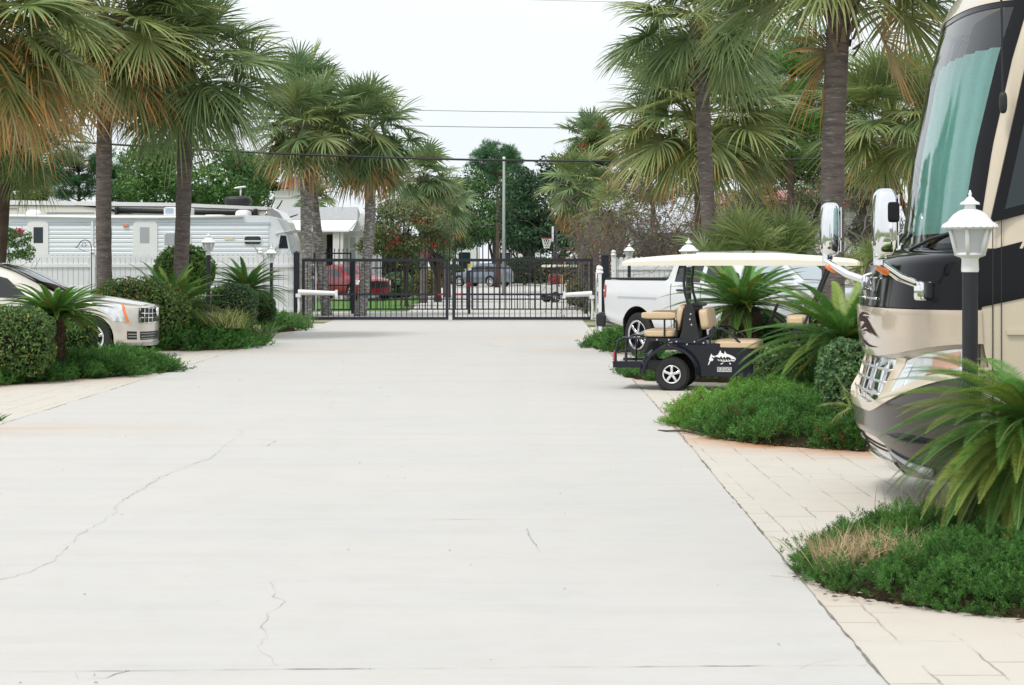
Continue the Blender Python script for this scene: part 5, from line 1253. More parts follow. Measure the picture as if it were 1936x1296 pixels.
for (a, b_) in ((52, 92), (252, 298)):
    dr = MBt('door', lambda b: rround(b, Lx(a), Lx(b_), .75, tz(419), -.045, -.006, .14), 'white', tl, False)
    MBt('door_window', lambda b: b.b2((Lx(a+(12 if a < 100 else 13)), -.05, tz(460)), (Lx(a+(30 if a < 100 else 31)), -.046, tz(430))), 'sideglass' if a < 100 else 'winblind', dr, False)
    MBt('handle', lambda b: b.box((Lx(a+5), -.06, 1.55), (.05, .03, .14)), 'blackplastic', dr, False)
for (a, b_, y0, y1, m_) in ((8, 46, 435, 464, 'winblind'), (310, 361, 440, 490, 'winblind'), (461, 495, 446, 464, 'sideglass')):
    wn = MBt('window', lambda b: rround(b, Lx(a), Lx(b_), tz(y1), tz(y0), -.04, -.015, .09), 'white', tl, False)
    MBt('pane', lambda b: rround(b, Lx(a+1.5), Lx(b_-1.5), tz(y1-1.5), tz(y0+1.5), -.046, -.041, .07), m_, wn, False)
    MBt('sash_bar', lambda b: b.b2((Lx(a+1.5), -.052, tz((y0+y1)/2+1)-.02), (Lx(b_-1.5), -.047, tz((y0+y1)/2+1)+.02)), 'white', wn, False)
MBt('downspout', lambda b: b.b2((Lx(173), -.06, tz(475)), (Lx(177), -.02, tz(413))), 'white', tl, False)
awn = MBt('awning_roll', lambda b: b.tube([(Lx(15), -.06, tz(409)), (Lx(110), -.07, tz(410.5)), (Lx(180), -.07, tz(412)), (Lx(300), -.06, tz(412)), (Lx(460), -.05, tz(410))], .045, 8), 'white', tl, True)
for (a, b_, y0) in ((303, 355, 391), ):
    ac = MBt('air_conditioner', lambda b: b.rbox(((Lx(a)+Lx(b_))/2, .9, (tz(y0)+tz(409))/2), (Lx(b_)-Lx(a), .9, tz(y0)-tz(409)), p=8), 'white', tl, 40)
    for k in range(3): MBt('vent_slats', lambda b: b.b2((Lx(a+3), .435, tz(394+4*k)-.018), (Lx(a+20), .445, tz(394+4*k)+.018)), 'stripe', ac, False)
for px in (46, 450): MBt('roof_vent', lambda b: b.rbox((Lx(px), 1.2, tz(406)), (.50, .5, .36), p=3), 'white', tl, True)
MBt('roof_hatch', lambda b: b.rbox((Lx(398), 1.0, tz(408)), (.62, .6, .10), p=6), 'white', tl, True)
MBt('rock_guard', lambda b: (b.add([(Lx(521), -.05, tz(441)), (Lx(556), -.05, tz(434)), (Lx(556), 2.3, tz(434)), (Lx(521), 2.3, tz(441)), (Lx(521), -.05, tz(443)), (Lx(556), -.05, tz(436)), (Lx(556), 2.3, tz(436)), (Lx(521), 2.3, tz(443))], [[0, 1, 2, 3], [7, 6, 5, 4], [0, 4, 5, 1], [3, 2, 6, 7], [1, 5, 6, 2], [0, 3, 7, 4]]), b.tube([(Lx(530), -.05, tz(443)), (Lx(525), -.05, tz(472))], .02)), 'white', tl, False)
MBt('front_window', lambda b: b.add([(Lx(527), -.012, tz(470)), (Lx(545), -.012, tz(470)), (Lx(541), -.012, tz(446)), (Lx(530), -.012, tz(446))], [[0, 1, 2, 3]]), 'sideglass', tl, False)
MBt('marker_light', lambda b: b.box((Lx(238), -.05, tz(426.5)), (.16, .04, .07)), 'amber', tl, False)
M['label'] = mat('faded_label', (.72, .62, .46), .6, vary=.15, vscale=20)
MBt('side_label', lambda b: b.b2((Lx(425), -.03, tz(455)), (Lx(443), -.022, tz(449))), 'label', tl, False)
for x in (3.4, 4.3): wheel(tl, (x, .12, .36), .36, .22, .2, 6, face=-1, detail=False)
# long coach (roof and cap show above the trailer)
cy = 64.5; zx = lambda px: (px-PX0)/F*cy; zz = lambda py: EYE-(py-HY)/F*cy
lc = thing('long_coach', 'long cream coach with dark swoosh standing behind the trailer', 'motorhome', (zx(-60), cy, 0)); o2 = zx(-60); Cx = lambda px: zx(px)-o2
M['coachcream'] = mat('coach_cream', (.76, .72, .64), .3, coat=.4, vary=.03, vscale=1)
M['coachwhite'] = mat('coach_white', (.80, .80, .79), .3, coat=.4)
side = [(0, .5), (Cx(556), .5), (Cx(556), zz(482)), (Cx(552), zz(455)), (Cx(540), zz(420)), (Cx(526), zz(400)), (Cx(505), zz(391.5)), (Cx(330), zz(384.5)), (Cx(0), zz(378.5)), (0, zz(378.5))]
MBt('body', lambda b: b.prism(side, 0, 2.5, lambda x, z, d: (x, d, z)), 'coachcream', lc, False)
MBt('roof_band', lambda b: b.prism([(0, zz(388)), (Cx(0), zz(387.5)), (Cx(330), zz(391)), (Cx(505), zz(398)), (Cx(507), zz(391.6)), (Cx(330), zz(384)), (0, zz(378))], -.03, -.002, lambda x, z, d: (x, d, z)), 'coachwhite', lc, False)
MBt('gutter_line', lambda b: b.prism([(0, zz(389)), (Cx(0), zz(388.8)), (Cx(330), zz(392.3)), (Cx(505), zz(399)), (Cx(505), zz(397.6)), (Cx(330), zz(390.8)), (0, zz(387.3))], -.034, -.004, lambda x, z, d: (x, d, z)), 'seam', lc, False)
MBt('swoosh_stripe', lambda b: b.prism([(Cx(140), zz(388.5)), (Cx(190), zz(390)), (Cx(252), zz(405)), (Cx(230), zz(404)), (Cx(185), zz(394))], -.04, -.005, lambda x, z, d: (x, d, z)), 'gloss', lc, False)
for a, b_, py in ((88, 178, 402.5), (-10, 33, 394)): MBt('trim_line', lambda b: b.b2((Cx(a), -.03, zz(py)-.014), (Cx(b_), -.004, zz(py)+.014)), 'shadegray', lc, False)
MBt('awning_tube', lambda b: (b.tube([(Cx(222), -.12, zz(398)), (Cx(484), -.12, zz(405))], .085, 10), b.rbox((Cx(222), -.12, zz(400)), (.12, .2, .32), p=5), b.rbox((Cx(484), -.12, zz(405)), (.14, .2, .36), p=5)), 'blackplastic', lc, True)
MBt('front_graphic', lambda b: b.prism([(Cx(505), zz(396)), (Cx(515), zz(394)), (Cx(530), zz(405)), (Cx(543), zz(430)), (Cx(549), zz(460)), (Cx(548), zz(480)), (Cx(536), zz(480)), (Cx(536), zz(450)), (Cx(526), zz(424)), (Cx(510), zz(406))], -.04, -.005, lambda x, z, d: (x, d, z)), 'shadegray', lc, False)
MBt('windshield', lambda b: b.prism([(Cx(537), zz(415)), (Cx(549), zz(446)), (Cx(553), zz(475)), (Cx(544), zz(476)), (Cx(541), zz(440))], -.05, -.006, lambda x, z, d: (x, d, z)), 'sideglass', lc, False)
MBt('porthole', lambda b: b.lathe([(.09, -.04), (.11, -.06), (.12, -.005)], c=(Cx(506), 0, zz(409)), seg=16, axis='y'), 'chrome', lc, True)
MBt('roof_dome', lambda b: b.rbox((Cx(442), 1.1, zz(379.5)), (.90, .9, .36), p=4), 'blackplastic', lc, True)
an = MBt('antenna', lambda b: (b.tube([(Cx(447), 1.0, zz(374)), (Cx(447), 1.0, zz(354))], .03, 6), b.rbox((Cx(446), 1.0, zz(352.5)), (.42, .16, .07), p=3, rot=Matrix.Rotation(R(-8), 4, 'Y'))), 'white', lc, True)

# ---------------- houses
hy_ = 90; hx = lambda px: (px-PX0)/F*hy_; hz = lambda py: EYE-(py-HY)/F*hy_
hs = thing('bungalow', 'white bungalow with gray shingle roof and porch beyond the left gate', 'house', (hx(600), hy_, 0)); o3 = hx(600); Hx = lambda px: hx(px)-o3
M['housewhite'] = mat('house_white', (.70, .70, .70), .6, vary=.06, vscale=1, bump=.2, bscale=3, stretch=(.1, 1, 6)); M['shingle'] = mat('gray_shingle', (.36, .37, .38), .85, vary=.2, vscale=5, bump=.3, bscale=12)
MBt('wall', lambda b: (b.b2((Hx(470), 1.6, 0), (Hx(700), 8, hz(436))), b.prism([(Hx(662), hz(436)), (Hx(700), hz(436)), (Hx(681), hz(400))], 0.0, .1, lambda x, z, d: (x, d+1.2, z))), 'housewhite', hs, False)
MBt('roof', lambda b: b.add([(Hx(460), .9, hz(415)), (Hx(673), .9, hz(415)), (Hx(660), 5, hz(386)), (Hx(460), 5, hz(386)), (Hx(460), .9, hz(417)), (Hx(673), .9, hz(417)), (Hx(660), 9, hz(415)), (Hx(460), 9, hz(415))], [[0, 1, 2, 3], [4, 7, 6, 5], [0, 4, 5, 1], [3, 2, 6, 7], [1, 5, 6, 2], [0, 3, 7, 4]]), 'shingle', hs, False)
MBt('porch_roof', lambda b: b.add([(Hx(500), -1.4, hz(437)), (Hx(664), -1.4, hz(437)), (Hx(672), .9, hz(416)), (Hx(500), .9, hz(416)), (Hx(500), -1.4, hz(440)), (Hx(664), -1.4, hz(440)), (Hx(672), .9, hz(420)), (Hx(500), .9, hz(420))], [[0, 1, 2, 3], [4, 7, 6, 5], [0, 4, 5, 1], [3, 2, 6, 7], [1, 5, 6, 2], [0, 3, 7, 4]]), 'white', hs, False)
for px in (556, 634, 648): MBt('porch_post', lambda b: b.b2((Hx(px), -1.25, 0), (Hx(px)+(.30 if px == 634 else .12), -1.05, hz(440))), 'white', hs, False)
dr = MBt('doorway', lambda b: b.b2((Hx(612), 1.5, 0), (Hx(632), 1.59, hz(443))), 'dark', hs, False)
for a, b_ in ((656, 668), (588, 598), (520, 548)):
    wn = MBt('window', lambda b: b.b2((Hx(a)-.08, 1.5, hz(495)), (Hx(b_)+.08, 1.59, hz(446))), 'white', hs, False)
    MBt('pane', lambda b: [b.b2((Hx(a)+.02, 1.47, z0), (Hx(b_)-.02, 1.498, z1)) for z0, z1 in ((hz(493), hz(472)), (hz(470), hz(448)))], 'winblind' if a > 600 else 'sideglass', wn, False)
MBt('corner_trim', lambda b: b.b2((Hx(650), -1.2, 0), (Hx(652), -1.02, hz(438))), 'redpaint', hs, False)
ty_ = 125; qx = lambda px: (px-PX0)/F*ty_; qz = lambda py: EYE-(py-HY)/F*ty_
th_ = thing('tower_house', 'tall white house with maroon metal hip roof behind the bungalow', 'house', (qx(548), ty_, 0)); o4 = qx(548); Qx = lambda px: qx(px)-o4
M['maroon'] = mat('maroon_metal', (.24, .055, .085), .4, vary=.1, vscale=2)
MBt('wall', lambda b: (b.b2((Qx(518), 0, 0), (Qx(590), 3.0, qz(357))), b.b2((Qx(516), -.05, qz(374)), (Qx(592), 3.05, qz(371)))), 'housewhite', th_, False)
def mar(b):
    zt, ze = qz(333), qz(356); b.add([(Qx(512), -.3, ze), (Qx(596), -.3, ze), (Qx(596), 3.3, ze), (Qx(512), 3.3, ze), (Qx(548), 1.5, zt), (Qx(562), 1.5, zt)], [[0, 1, 5, 4], [1, 2, 5], [2, 3, 4, 5], [3, 0, 4], [3, 2, 1, 0]])
    for k in np.linspace(514, 594, 17): b.tube([(Qx(k), -.3, ze+.02), (Qx(555+(k-555)*.17), 1.45, zt+.02)], .025, 4)
MBt('roof', mar, 'maroon', th_, False)
ry_ = 86; ux = lambda px: (px-PX0)/F*ry_; uz = lambda py: EYE-(py-HY)/F*ry_
rh = thing('red_roof_house', 'white house with red tiled roof behind the right palms', 'house', (ux(1520), ry_, 0)); o5 = ux(1520); Ux = lambda px: ux(px)-o5
M['redtile'] = mat('red_tile', (.36, .085, .075), .7, vary=.4, vscale=7, bump=.4, bscale=9, dirt=((.52, .36, .34), 4, .42, .60))
MBt('wall', lambda b: b.b2((Ux(1370), .8, 0), (Ux(1700), 8, uz(383))), 'housewhite', rh, False)
def rt(b):
    b.add([(Ux(1350), 0, uz(386)), (Ux(1720), 0, uz(386)), (Ux(1700), 4, uz(357)), (Ux(1372), 4, uz(357)), (Ux(1350), 8.4, uz(386)), (Ux(1720), 8.4, uz(386))], [[0, 1, 2, 3], [1, 5, 2], [5, 4, 3, 2], [4, 0, 3]])
    for k in np.arange(1352, 1718, 6): b.tube([(Ux(k), -.02, uz(386)+.02), (Ux(1535+(k-1535)*.89), 4, uz(357)+.04)], .05, 5)
MBt('roof', rt, 'redtile', rh, False)
MBt('fascia', lambda b: b.b2((Ux(1350), -.06, uz(390)), (Ux(1720), -.01, uz(386))), 'redpaint', rh, False)
for px in (1395, 1450, 1620, 1660):
    wn = MBt('window', lambda b: b.b2((Ux(px), .7, .9), (Ux(px)+.9, .79, 2.2)), 'white', rh, False); MBt('pane', lambda b: b.b2((Ux(px)+.07, .67, .97), (Ux(px)+.83, .698, 2.13)), 'sideglass', wn, False)
by_ = 74; vx = lambda px: (px-PX0)/F*by_; vz = lambda py: EYE-(py-HY)/F*by_
bh = thing('brick_house', 'brown brick house half hidden behind the leafless shrubs', 'house', (vx(1240), by_, 0)); o6 = vx(1240); Vx = lambda px: vx(px)-o6
bm, bnt, bb = nodes('brown_brick'); bk = bnt.nodes.new('ShaderNodeTexBrick'); bk.inputs['Scale'].default_value = 4; bk.inputs['Color1'].default_value = (.15, .115, .10, 1); bk.inputs['Color2'].default_value = (.22, .18, .16, 1); bk.inputs['Mortar'].default_value = (.33, .32, .31, 1)
tcb = bnt.nodes.new('ShaderNodeTexCoord'); mpb = bnt.nodes.new('ShaderNodeMapping'); mpb.inputs['Rotation'].default_value = (R(90), 0, 0); bnt.links.new(tcb.outputs['Object'], mpb.inputs[0]); bnt.links.new(mpb.outputs[0], bk.inputs['Vector']); bnt.links.new(bk.outputs['Color'], bb.inputs['Base Color']); bb.inputs['Roughness'].default_value = .9
M['brick'] = bm
MBt('wall', lambda b: b.b2((Vx(1200), 0, 0), (Vx(1350), 5, vz(440))), 'brick', bh, False)
MBt('white_wall', lambda b: b.b2((Vx(1290), -.06, 0), (Vx(1318), -.003, vz(438))), 'housewhite', bh, False)
MBt('roof', lambda b: b.prism([(-.4, vz(441)), (5.4, vz(441)), (2.5, vz(428))], Vx(1215), Vx(1345), lambda y, z, x: (x, y, z)), 'shingle', bh, False)
wn = MBt('window', lambda b: b.b2((Vx(1190), -.1, vz(500)), (Vx(1212), -.01, vz(432))), 'white', bh, False); MBt('pane', lambda b: [b.b2((Vx(1198), -.13, z0), (Vx(1210), -.102, z1)) for z0, z1 in ((vz(498), vz(468)), (vz(465), vz(436)))], 'winblind', wn, False)
gate('black railing behind the right white fence', (1150-PX0)/F*60, (1242-PX0)/F*60, 60, EYE-(472-HY)/F*60, .1, fr=.05, pitch=.14, rails=(EYE-(482-HY)/F*60,), tail=0, name='railing')
for (a, b_, d_, zt, lab) in ((815, 905, 165, 8.0, 'pale house wall glimpsed through the oak branches'), (930, 1030, 172, 8.6, 'white gabled house far behind the utility pole'), (700, 790, 150, 4.6, 'low white house behind the red flowering tree')):
    X = lambda px: (px-PX0)/F*d_
    fh = thing('far_house', lab, 'house', (X((a+b_)/2), d_, 0), group='pale houses far behind the trees'); w_ = X(b_)-X(a)
    MBt('wall', lambda b: b.b2((-w_/2, 0, 0), (w_/2, 6, zt*.72)), 'housewhite', fh, False)
    MBt('roof', lambda b: b.prism([(-w_/2-.4, zt*.72), (w_/2+.4, zt*.72), (0, zt)], -.3, 6.3, lambda x, z, d: (x, d, z)), 'shingle', fh, False)
    for k in (-.25, .2): MBt('window', lambda b: b.b2((w_*k-.5, -.06, 1.2), (w_*k+.5, -.005, 2.6)), 'sideglass', fh, False)

# ---------------- poles, wires, hoop, hook, little sign
up = thing('utility_pole', 'pale wooden utility pole standing between the two big trees', 'utility pole', tuple(np.append(P(952, 500, 98)[:2], 0)))
MBt('shaft', lambda b: b.tube([(0, 0, 0), (.02, 0, EYE+(HY-306)/F*98)], [.09, .065], 10), 'trunkgray', up, True)
MBt('insulator', lambda b: b.lathe([(.06, 0), (.09, .06), (.05, .12), (.09, .16), (.05, .24), (.001, .26)], c=(.02, 0, EYE+(HY-306)/F*98), seg=10), 'white', up, True)
up2 = thing('utility_pole', 'gray utility pole far left behind the trailer', 'utility pole', tuple(np.append(P(47, 500, 105)[:2], 0)))
MBt('shaft', lambda b: b.tube([(0, 0, 0), (0, 0, EYE+(HY-282)/F*105)], [.15, .11], 10), 'trunkgray', up2, True)
MBt('pole_cap', lambda b: b.lathe([(.12, 0), (.13, .1), (.001, .16)], c=(0, 0, EYE+(HY-282)/F*105), seg=8), 'trunkgray', up2, True)
def cable(label, pts, d, r_):
    q = np.array([P(px, py, d) for px, py in pts]); t = np.linspace(q[0, 0], q[-1, 0], 60); z = np.polyval(np.polyfit(q[:, 0], q[:, 2], 2), t)
    o = MB().tube(np.stack([t, t*0+d, z], 1), r_, 6).build('overhead_cable', 'wire', smooth=True); tag(o, label, 'cable', 'overhead cables across the drive')
cable('thick black overhead cable crossing low in front of the palms', [(-200, 246), (180, 264), (340, 276), (600, 296), (840, 306), (1150, 308), (1540, 299), (2200, 270)], 56.6, .034)
cable('thin upper of the two grey wires crossing the pale sky', [(-200, 165), (440, 197), (820, 210), (1150, 216), (1500, 209), (2200, 190)], 66, .009)
cable('thin lower of the two grey wires crossing the pale sky', [(-200, 196), (440, 226), (820, 240), (1150, 245), (1530, 238), (2200, 215)], 66, .011)
cable('topmost hair thin wire near the upper picture edge', [(-200, -40), (900, -2), (1140, 3), (2200, 20)], 66, .006)
hp = thing('basketball_hoop', 'basketball hoop with white net on a dark pole', 'basketball hoop', tuple(np.append(P(1050, 500, 92)[:2], 0)), 0); hq = lambda py: EYE-(py-HY)/F*92
MBt('pole', lambda b: b.tube([(0, 0, 0), (0, 0, hq(432))], .09, 8), 'blackmetal', hp, True)
MBt('backboard', lambda b: b.b2((-.16, -.85, hq(457)), (-.10, .85, hq(429))), 'white', hp, False)
rm = MBt('rim', lambda b: b.tube([(-.42+.24*math.cos(a), .24*math.sin(a), hq(451)) for a in np.linspace(0, 2*PI, 25)], .02, 6), 'redpaint', hp, True)
def net(b):
    z0, z1 = hq(451), hq(470)
    for k in range(12):
        for sg in (1, -1):
            pts = [(-.42+(.24-.12*t)*math.cos(k*PI/6+sg*t*1.0), (.24-.12*t)*math.sin(k*PI/6+sg*t*1.0), z0+(z1-z0)*t) for t in np.linspace(0, 1, 6)]
            b.tube(pts, .011, 3)
MBt('net', net, 'white', rm)
hk = thing('shepherd_hook', 'slim dark shepherd hook with ring ornament before the fence', 'garden hook', tuple(np.append(P(173, 500, 50)[:2], 0))); kz = lambda py: EYE-(py-HY)/F*50; kx = lambda px: (px-173)/F*50
MBt('stem', lambda b: b.tube([(0, 0, 0), (0, 0, kz(468)), (kx(171), 0, kz(460)), (kx(166), 0, kz(455)), (kx(159), 0, kz(454)), (kx(153), 0, kz(457)), (kx(148), 0, kz(464)), (kx(145), 0, kz(469)), (kx(141), 0, kz(467))], .012, 6), 'blackmetal', hk, True)
MBt('ornament', lambda b: (b.tube([(kx(159)+.055*math.cos(a), 0, kz(464)+.055*math.sin(a)) for a in np.linspace(0, 2*PI, 20)], .007, 5), b.tube([(kx(148), 0, kz(470)), (kx(162), 0, kz(476))], .006, 4), b.tube([(kx(153), 0, kz(464)), (kx(165), 0, kz(464))], .004, 4)), 'blackmetal', hk, True)
ys = thing('yard_sign', 'tiny yellow and white yard sign at the tip of the left bed', 'sign', tuple(np.append(G(486, 650)[:2], 0))); sz = lambda py: EYE-(py-HY)/F*ys.location[1]
MBt('stake', lambda b: b.tube([(0, 0, 0), (0, 0, sz(625))], .006, 5), 'blackmetal', ys)
pn = MBt('panel', lambda b: b.b2((-.075, -.004, sz(627)), (.075, .004, sz(615))), 'white', ys, False)
MBt('yellow_stripe', lambda b: b.b2((-.075, -.007, sz(618)), (.075, -.0045, sz(615))), 'yellow', pn, False)
MBt('print', lambda b: [b.b2((-.03+.02*k, -.007, sz(624)), (-.018+.02*k, -.0045, sz(619.5))) for k in range(3)], 'blackplastic', pn, False)
# ------------------------------------------------------------------ planting
def palm(label, d, trunk_px, crown_px, rad_px, seed, **k):
    """trunk_px: x of the trunk near its foot; crown_px: centre of the crown; rad_px: its half width"""
    b = np.array([(trunk_px-PX0)/F*d, d, 0]); c = P(crown_px[0], crown_px[1], d); r_ = rad_px/F*d
    return cabbage_palm(label, b, (c[0], d, c[2]-.05*r_), r_, seed=seed, **k)
D_, W_ = 'cabbage palm ', ' '
palm('big cabbage palm with orange dead skirt, thick trunk behind the crossover car', 41, 200, (205, 22), 185, 1, r0=.165, n=61, dead=.62, skirt=.2, low=-.85, bluish=.1, yellow=.45, nseg=52, wid=.0150)
palm('cabbage palm with lone trunk rising from the bush left of the lantern post', 42, 334, (350, 108), 182, 2, r0=.165, n=51, dead=.2, low=-.85, bluish=.25, yellow=.25, seeds=1, nseg=52, wid=.0150)
palm('cabbage palm filling the top left corner with hanging fronds', 35, -75, (-15, 5), 235, 4, r0=.17, n=61, dead=.55, skirt=.15, low=-.8, bluish=.05, yellow=.5, nseg=52, wid=.0150)
palm('dark lower palm crown at the left edge below the big crown', 45, -10, (14, 222), 136, 5, r0=.155, n=39, dead=.1, low=-.8, bluish=.15, seeds=2, bark='bark', nseg=52, wid=.0150)
palm('shaggy palm straight behind the left gate post with lichen trunk', 58.5, 576, (575, 234), 108, 6, r0=.175, n=51, dead=.4, skirt=.15, low=-.75, bluish=.35, yellow=.3, bark='lich_bark', nseg=30, wid=.026)
palm('tall palm crown topping the shaggy palm, slim leaning trunk', 61, 618, (568, 168), 88, 7, r0=.15, n=39, dead=.1, skirt=.1, low=-.7, bluish=.6, bark='lich_bark', nseg=30, wid=.026)
palm('palm right of the leaning trunk with brown hanging skirt', 60.5, 681, (696, 242), 108, 8, r0=.17, n=51, dead=.35, skirt=.4, low=-.95, bluish=.4, yellow=.3, bark='lich_bark', nseg=30, wid=.026)
palm('mid distance palm crown above the red flowering tree', 80, 800, (800, 330), 70, 9, r0=.16, n=39, dead=.3, skirt=.2, low=-1.1, bluish=.5, yellow=.4, nseg=24, wid=.036)
palm('distant palm with orange fringe left of the oak', 92, 846, (842, 385), 58, 10, r0=.16, n=39, dead=.45, skirt=.3, low=-1.2, bluish=.5, yellow=.4, nseg=22, wid=.042)
palm('cabbage palm with dark boots above the golf cart roof', 38, 1352, (1322, 35), 172, 11, r0=.145, n=48, dead=.12, low=-.5, bluish=.35, seeds=2, boots=1.0, yellow=.2, nseg=52, wid=.0150)
palm('thickest cabbage palm trunk left of the motorhome mirror', 28.5, 1580, (1592, -75), 262, 12, r0=.172, n=56, dead=.12, skirt=.05, low=-.12, bluish=.2, boots=1.0, yellow=.4, nseg=52, wid=.0150)
palm('wide palm with olive fruit sprays behind the golf cart palm', 47, 1318, (1318, 212), 188, 13, r0=.16, n=58, dead=.42, low=-.55, bluish=.2, seeds=5, yellow=.45, nseg=52, wid=.0150)
palm('palm with olive fruit sprays between thick trunk and motorhome', 46, 1686, (1688, 218), 158, 14, r0=.15, n=51, dead=.4, low=-.55, bluish=.25, seeds=4, yellow=.4, nseg=52, wid=.0150)
palm('palm with long gray skirt right of the basketball hoop', 73, 1100, (1092, 345), 72, 15, r0=.17, n=41, dead=.25, skirt=.9, low=-1.25, bluish=.35, nseg=24, wid=.034)
palm('small crown peeking over the pine right of centre', 85, 1118, (1114, 262), 62, 16, r0=.16, n=36, dead=.15, low=-.8, bluish=.5, nseg=22, wid=.04)
palm('dying orange palm crown hanging by the brick house', 68, 1136, (1150, 398), 60, 17, r0=.15, n=26, dead=1.0, skirt=.9, low=-1.3, bluish=0, yellow=.7, nseg=26, wid=.03)
palm('small bluish palm just left of the tower house wall', 100, 590, (592, 372), 42, 18, r0=.12, n=31, dead=.1, low=-.6, bluish=.7, nseg=20, wid=.05)
def fanbush(label, d, px, py, rad_px, seed, n=34, **k):
    c = P(px, py, d); r_ = rad_px/F*d
    a = dict(r0=.12, n=n, boots=.0, low=-.15, up=1.5, dead=.06, bluish=.1, yellow=.12, nseg=30, cat='fan palm shrub', name='fan_palm_shrub', group='low fan palm clumps'); a.update(k)
    return cabbage_palm(label, (c[0], d, 0), (c[0], d, max(.3, c[2]-.55*r_)), r_, seed=seed, **a)
fanbush('trunkless fan palm clump behind the golf cart roof', 37, 1400, 456, 122, 30, n=44)
fanbush('second fan palm clump right of the golf cart palm trunk', 38, 1485, 452, 118, 31, n=44)
fanbush('tan wilting fan palm between the two chrome mirrors', 34, 1630, 480, 62, 32, n=18, dead=1.0, yellow=.8, low=-.5)
fanbush('low fan palm tucked beside the motorhome nose', 17.2, 1612, 765, 62, 33, n=9, yellow=.5, r0=.05)

# sago palms
def sg_(label, px, py, d, rad_px, seed, **k):
    c = P(px, py, d); return sago(label, (c[0], d, 0), max(.2, c[2]), rad_px/F*d, seed=seed, **k)
sg_('nearest sago palm spilling in from the right frame edge', 1962, 800, 10.45, 262, 1, n=170, pairs=84, lw=.0028, low=-.88, yellow=.24, leaflet=.150, up=.9)
sg_('large sago palm between golf cart and motorhome nose', 1595, 640, 21, 195, 2, n=88, pairs=84, lw=.0058, low=-.55, yellow=.25, up=1.15)
sg_('stout sago palm under the golf cart roof before the pickup', 1402, 580, 29.2, 142, 3, n=88, pairs=70, lw=.0072, low=-.3, trunk_r=.26, up=1.15)
sg_('small trunked sago palm in front of the crossover car', 104, 596, 28, 104, 4, n=88, pairs=70, lw=.0066, low=-.15, trunk_r=.14, up=1.05)
sg_('sago palm with long arching fronds beside the left lantern post', 322, 588, 38.5, 118, 5, n=74, pairs=60, lw=.0085, low=-.15, up=1.3)
sg_('sago palm in front of the white fence left of the gate', 466, 548, 44.5, 82, 6, n=64, pairs=54, lw=.0095, low=-.2, up=1.25)

# clipped shrubs
def hd(label, px0, px1, py0, py1, d, depth, seed, n, leaf=.034, **k):
    x0, x1 = (px0-PX0)/F*d, (px1-PX0)/F*d; z0 = max(0, EYE-(py1-HY)/F*d); z1 = EYE-(py0-HY)/F*d
    return hedge(label, ((x0+x1)/2, d, (z0+z1)/2), (x1-x0, depth, z1-z0), seed=seed, n=n, leaf=leaf, group='rounded shrubs in the beds', **k)
Y1 = dict(tint=(.085, .155, .046), tip=(.27, .33, .07), tipf=.10)
hd('rounded shrub with yellow green tips at the left picture edge', -90, 97, 578, 722, 26.9, 1.3, 1, 9000, **Y1)
hd('dark shrub just right of the small trunked sago', 118, 180, 590, 690, 29.6, .9, 2, 4200)
hd('long shrub with reddish new leaves behind the crossover car nose', 165, 358, 529, 672, 37.5, 1.6, 3, 14000, odd=((.42, .16, .05), .03), tint=(.105, .185, .055), tip=(.30, .36, .08), tipf=.14)
hd('dim shrub under the long arching sago fronds', 335, 402, 560, 640, 40.5, 1.0, 4, 4500, tint=(0.060, 0.112, 0.039))
hd('round shrub right of the left lantern post', 398, 486, 537, 622, 42.5, 1.1, 5, 7000, tipf=.05, tint=(0.083, 0.150, 0.068))
hd('small dark shrub at the foot of the fence lantern', 468, 520, 553, 616, 46.5, .9, 6, 4000, tipf=.03, tint=(0.060, 0.117, 0.045))
hd('bright leafy bush around the left palm trunk', 292, 405, 466, 560, 44, 1.6, 7, 5500, leaf=.05, tint=(0.112, 0.217, 0.053), tip=(0.246, 0.377, 0.072), p=2.0)
hd('dark shrub between golf cart seat and large sago', 1432, 1560, 655, 765, 22.4, 1.2, 8, 8500, tint=(0.072, 0.128, 0.045), tip=(0.189, 0.232, 0.058))
hd('tall glossy shrub against the motorhome nose', 1548, 1680, 648, 812, 18.5, 1.0, 9, 12000, leaf=.034, tint=(0.083, 0.158, 0.063), tip=(0.189, 0.275, 0.102))
hd('small shrub under the stout sago by the pickup', 1345, 1492, 598, 700, 30.0, 1.2, 10, 8200, tint=(0.083, 0.158, 0.063), tip=(0.217, 0.319, 0.102))
hd('shrub hidden deep behind the golf cart front', 1500, 1640, 570, 700, 27.6, 1.2, 11, 5000)

# juniper beds
juniper('nearest spreading juniper with straw patch around the lantern post', BED['near'], .25, 26000, bough=.072, per=30, seed=1, needle=.019, nn=24, edge=.42, tint=(.060, .155, .034), tip=(.125, .28, .06), spread=.65, nw=.0026,
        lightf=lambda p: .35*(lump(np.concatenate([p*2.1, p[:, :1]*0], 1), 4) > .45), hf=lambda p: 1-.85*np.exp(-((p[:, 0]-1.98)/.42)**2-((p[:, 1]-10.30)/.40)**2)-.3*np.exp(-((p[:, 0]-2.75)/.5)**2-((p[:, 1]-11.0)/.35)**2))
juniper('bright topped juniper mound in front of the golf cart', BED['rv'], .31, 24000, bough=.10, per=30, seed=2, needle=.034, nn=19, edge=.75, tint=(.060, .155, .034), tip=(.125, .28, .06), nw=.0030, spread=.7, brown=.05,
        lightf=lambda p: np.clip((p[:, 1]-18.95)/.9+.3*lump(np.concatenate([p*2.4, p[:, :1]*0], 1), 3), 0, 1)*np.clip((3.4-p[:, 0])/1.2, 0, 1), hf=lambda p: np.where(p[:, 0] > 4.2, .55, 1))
juniper('low juniper spreading beneath the golf cart tail', BED['cart'], .17, 6500, bough=.08, trail=.8, seed=3, needle=.040, nn=16, edge=.5, nw=.004, tint=(.060, .155, .034))
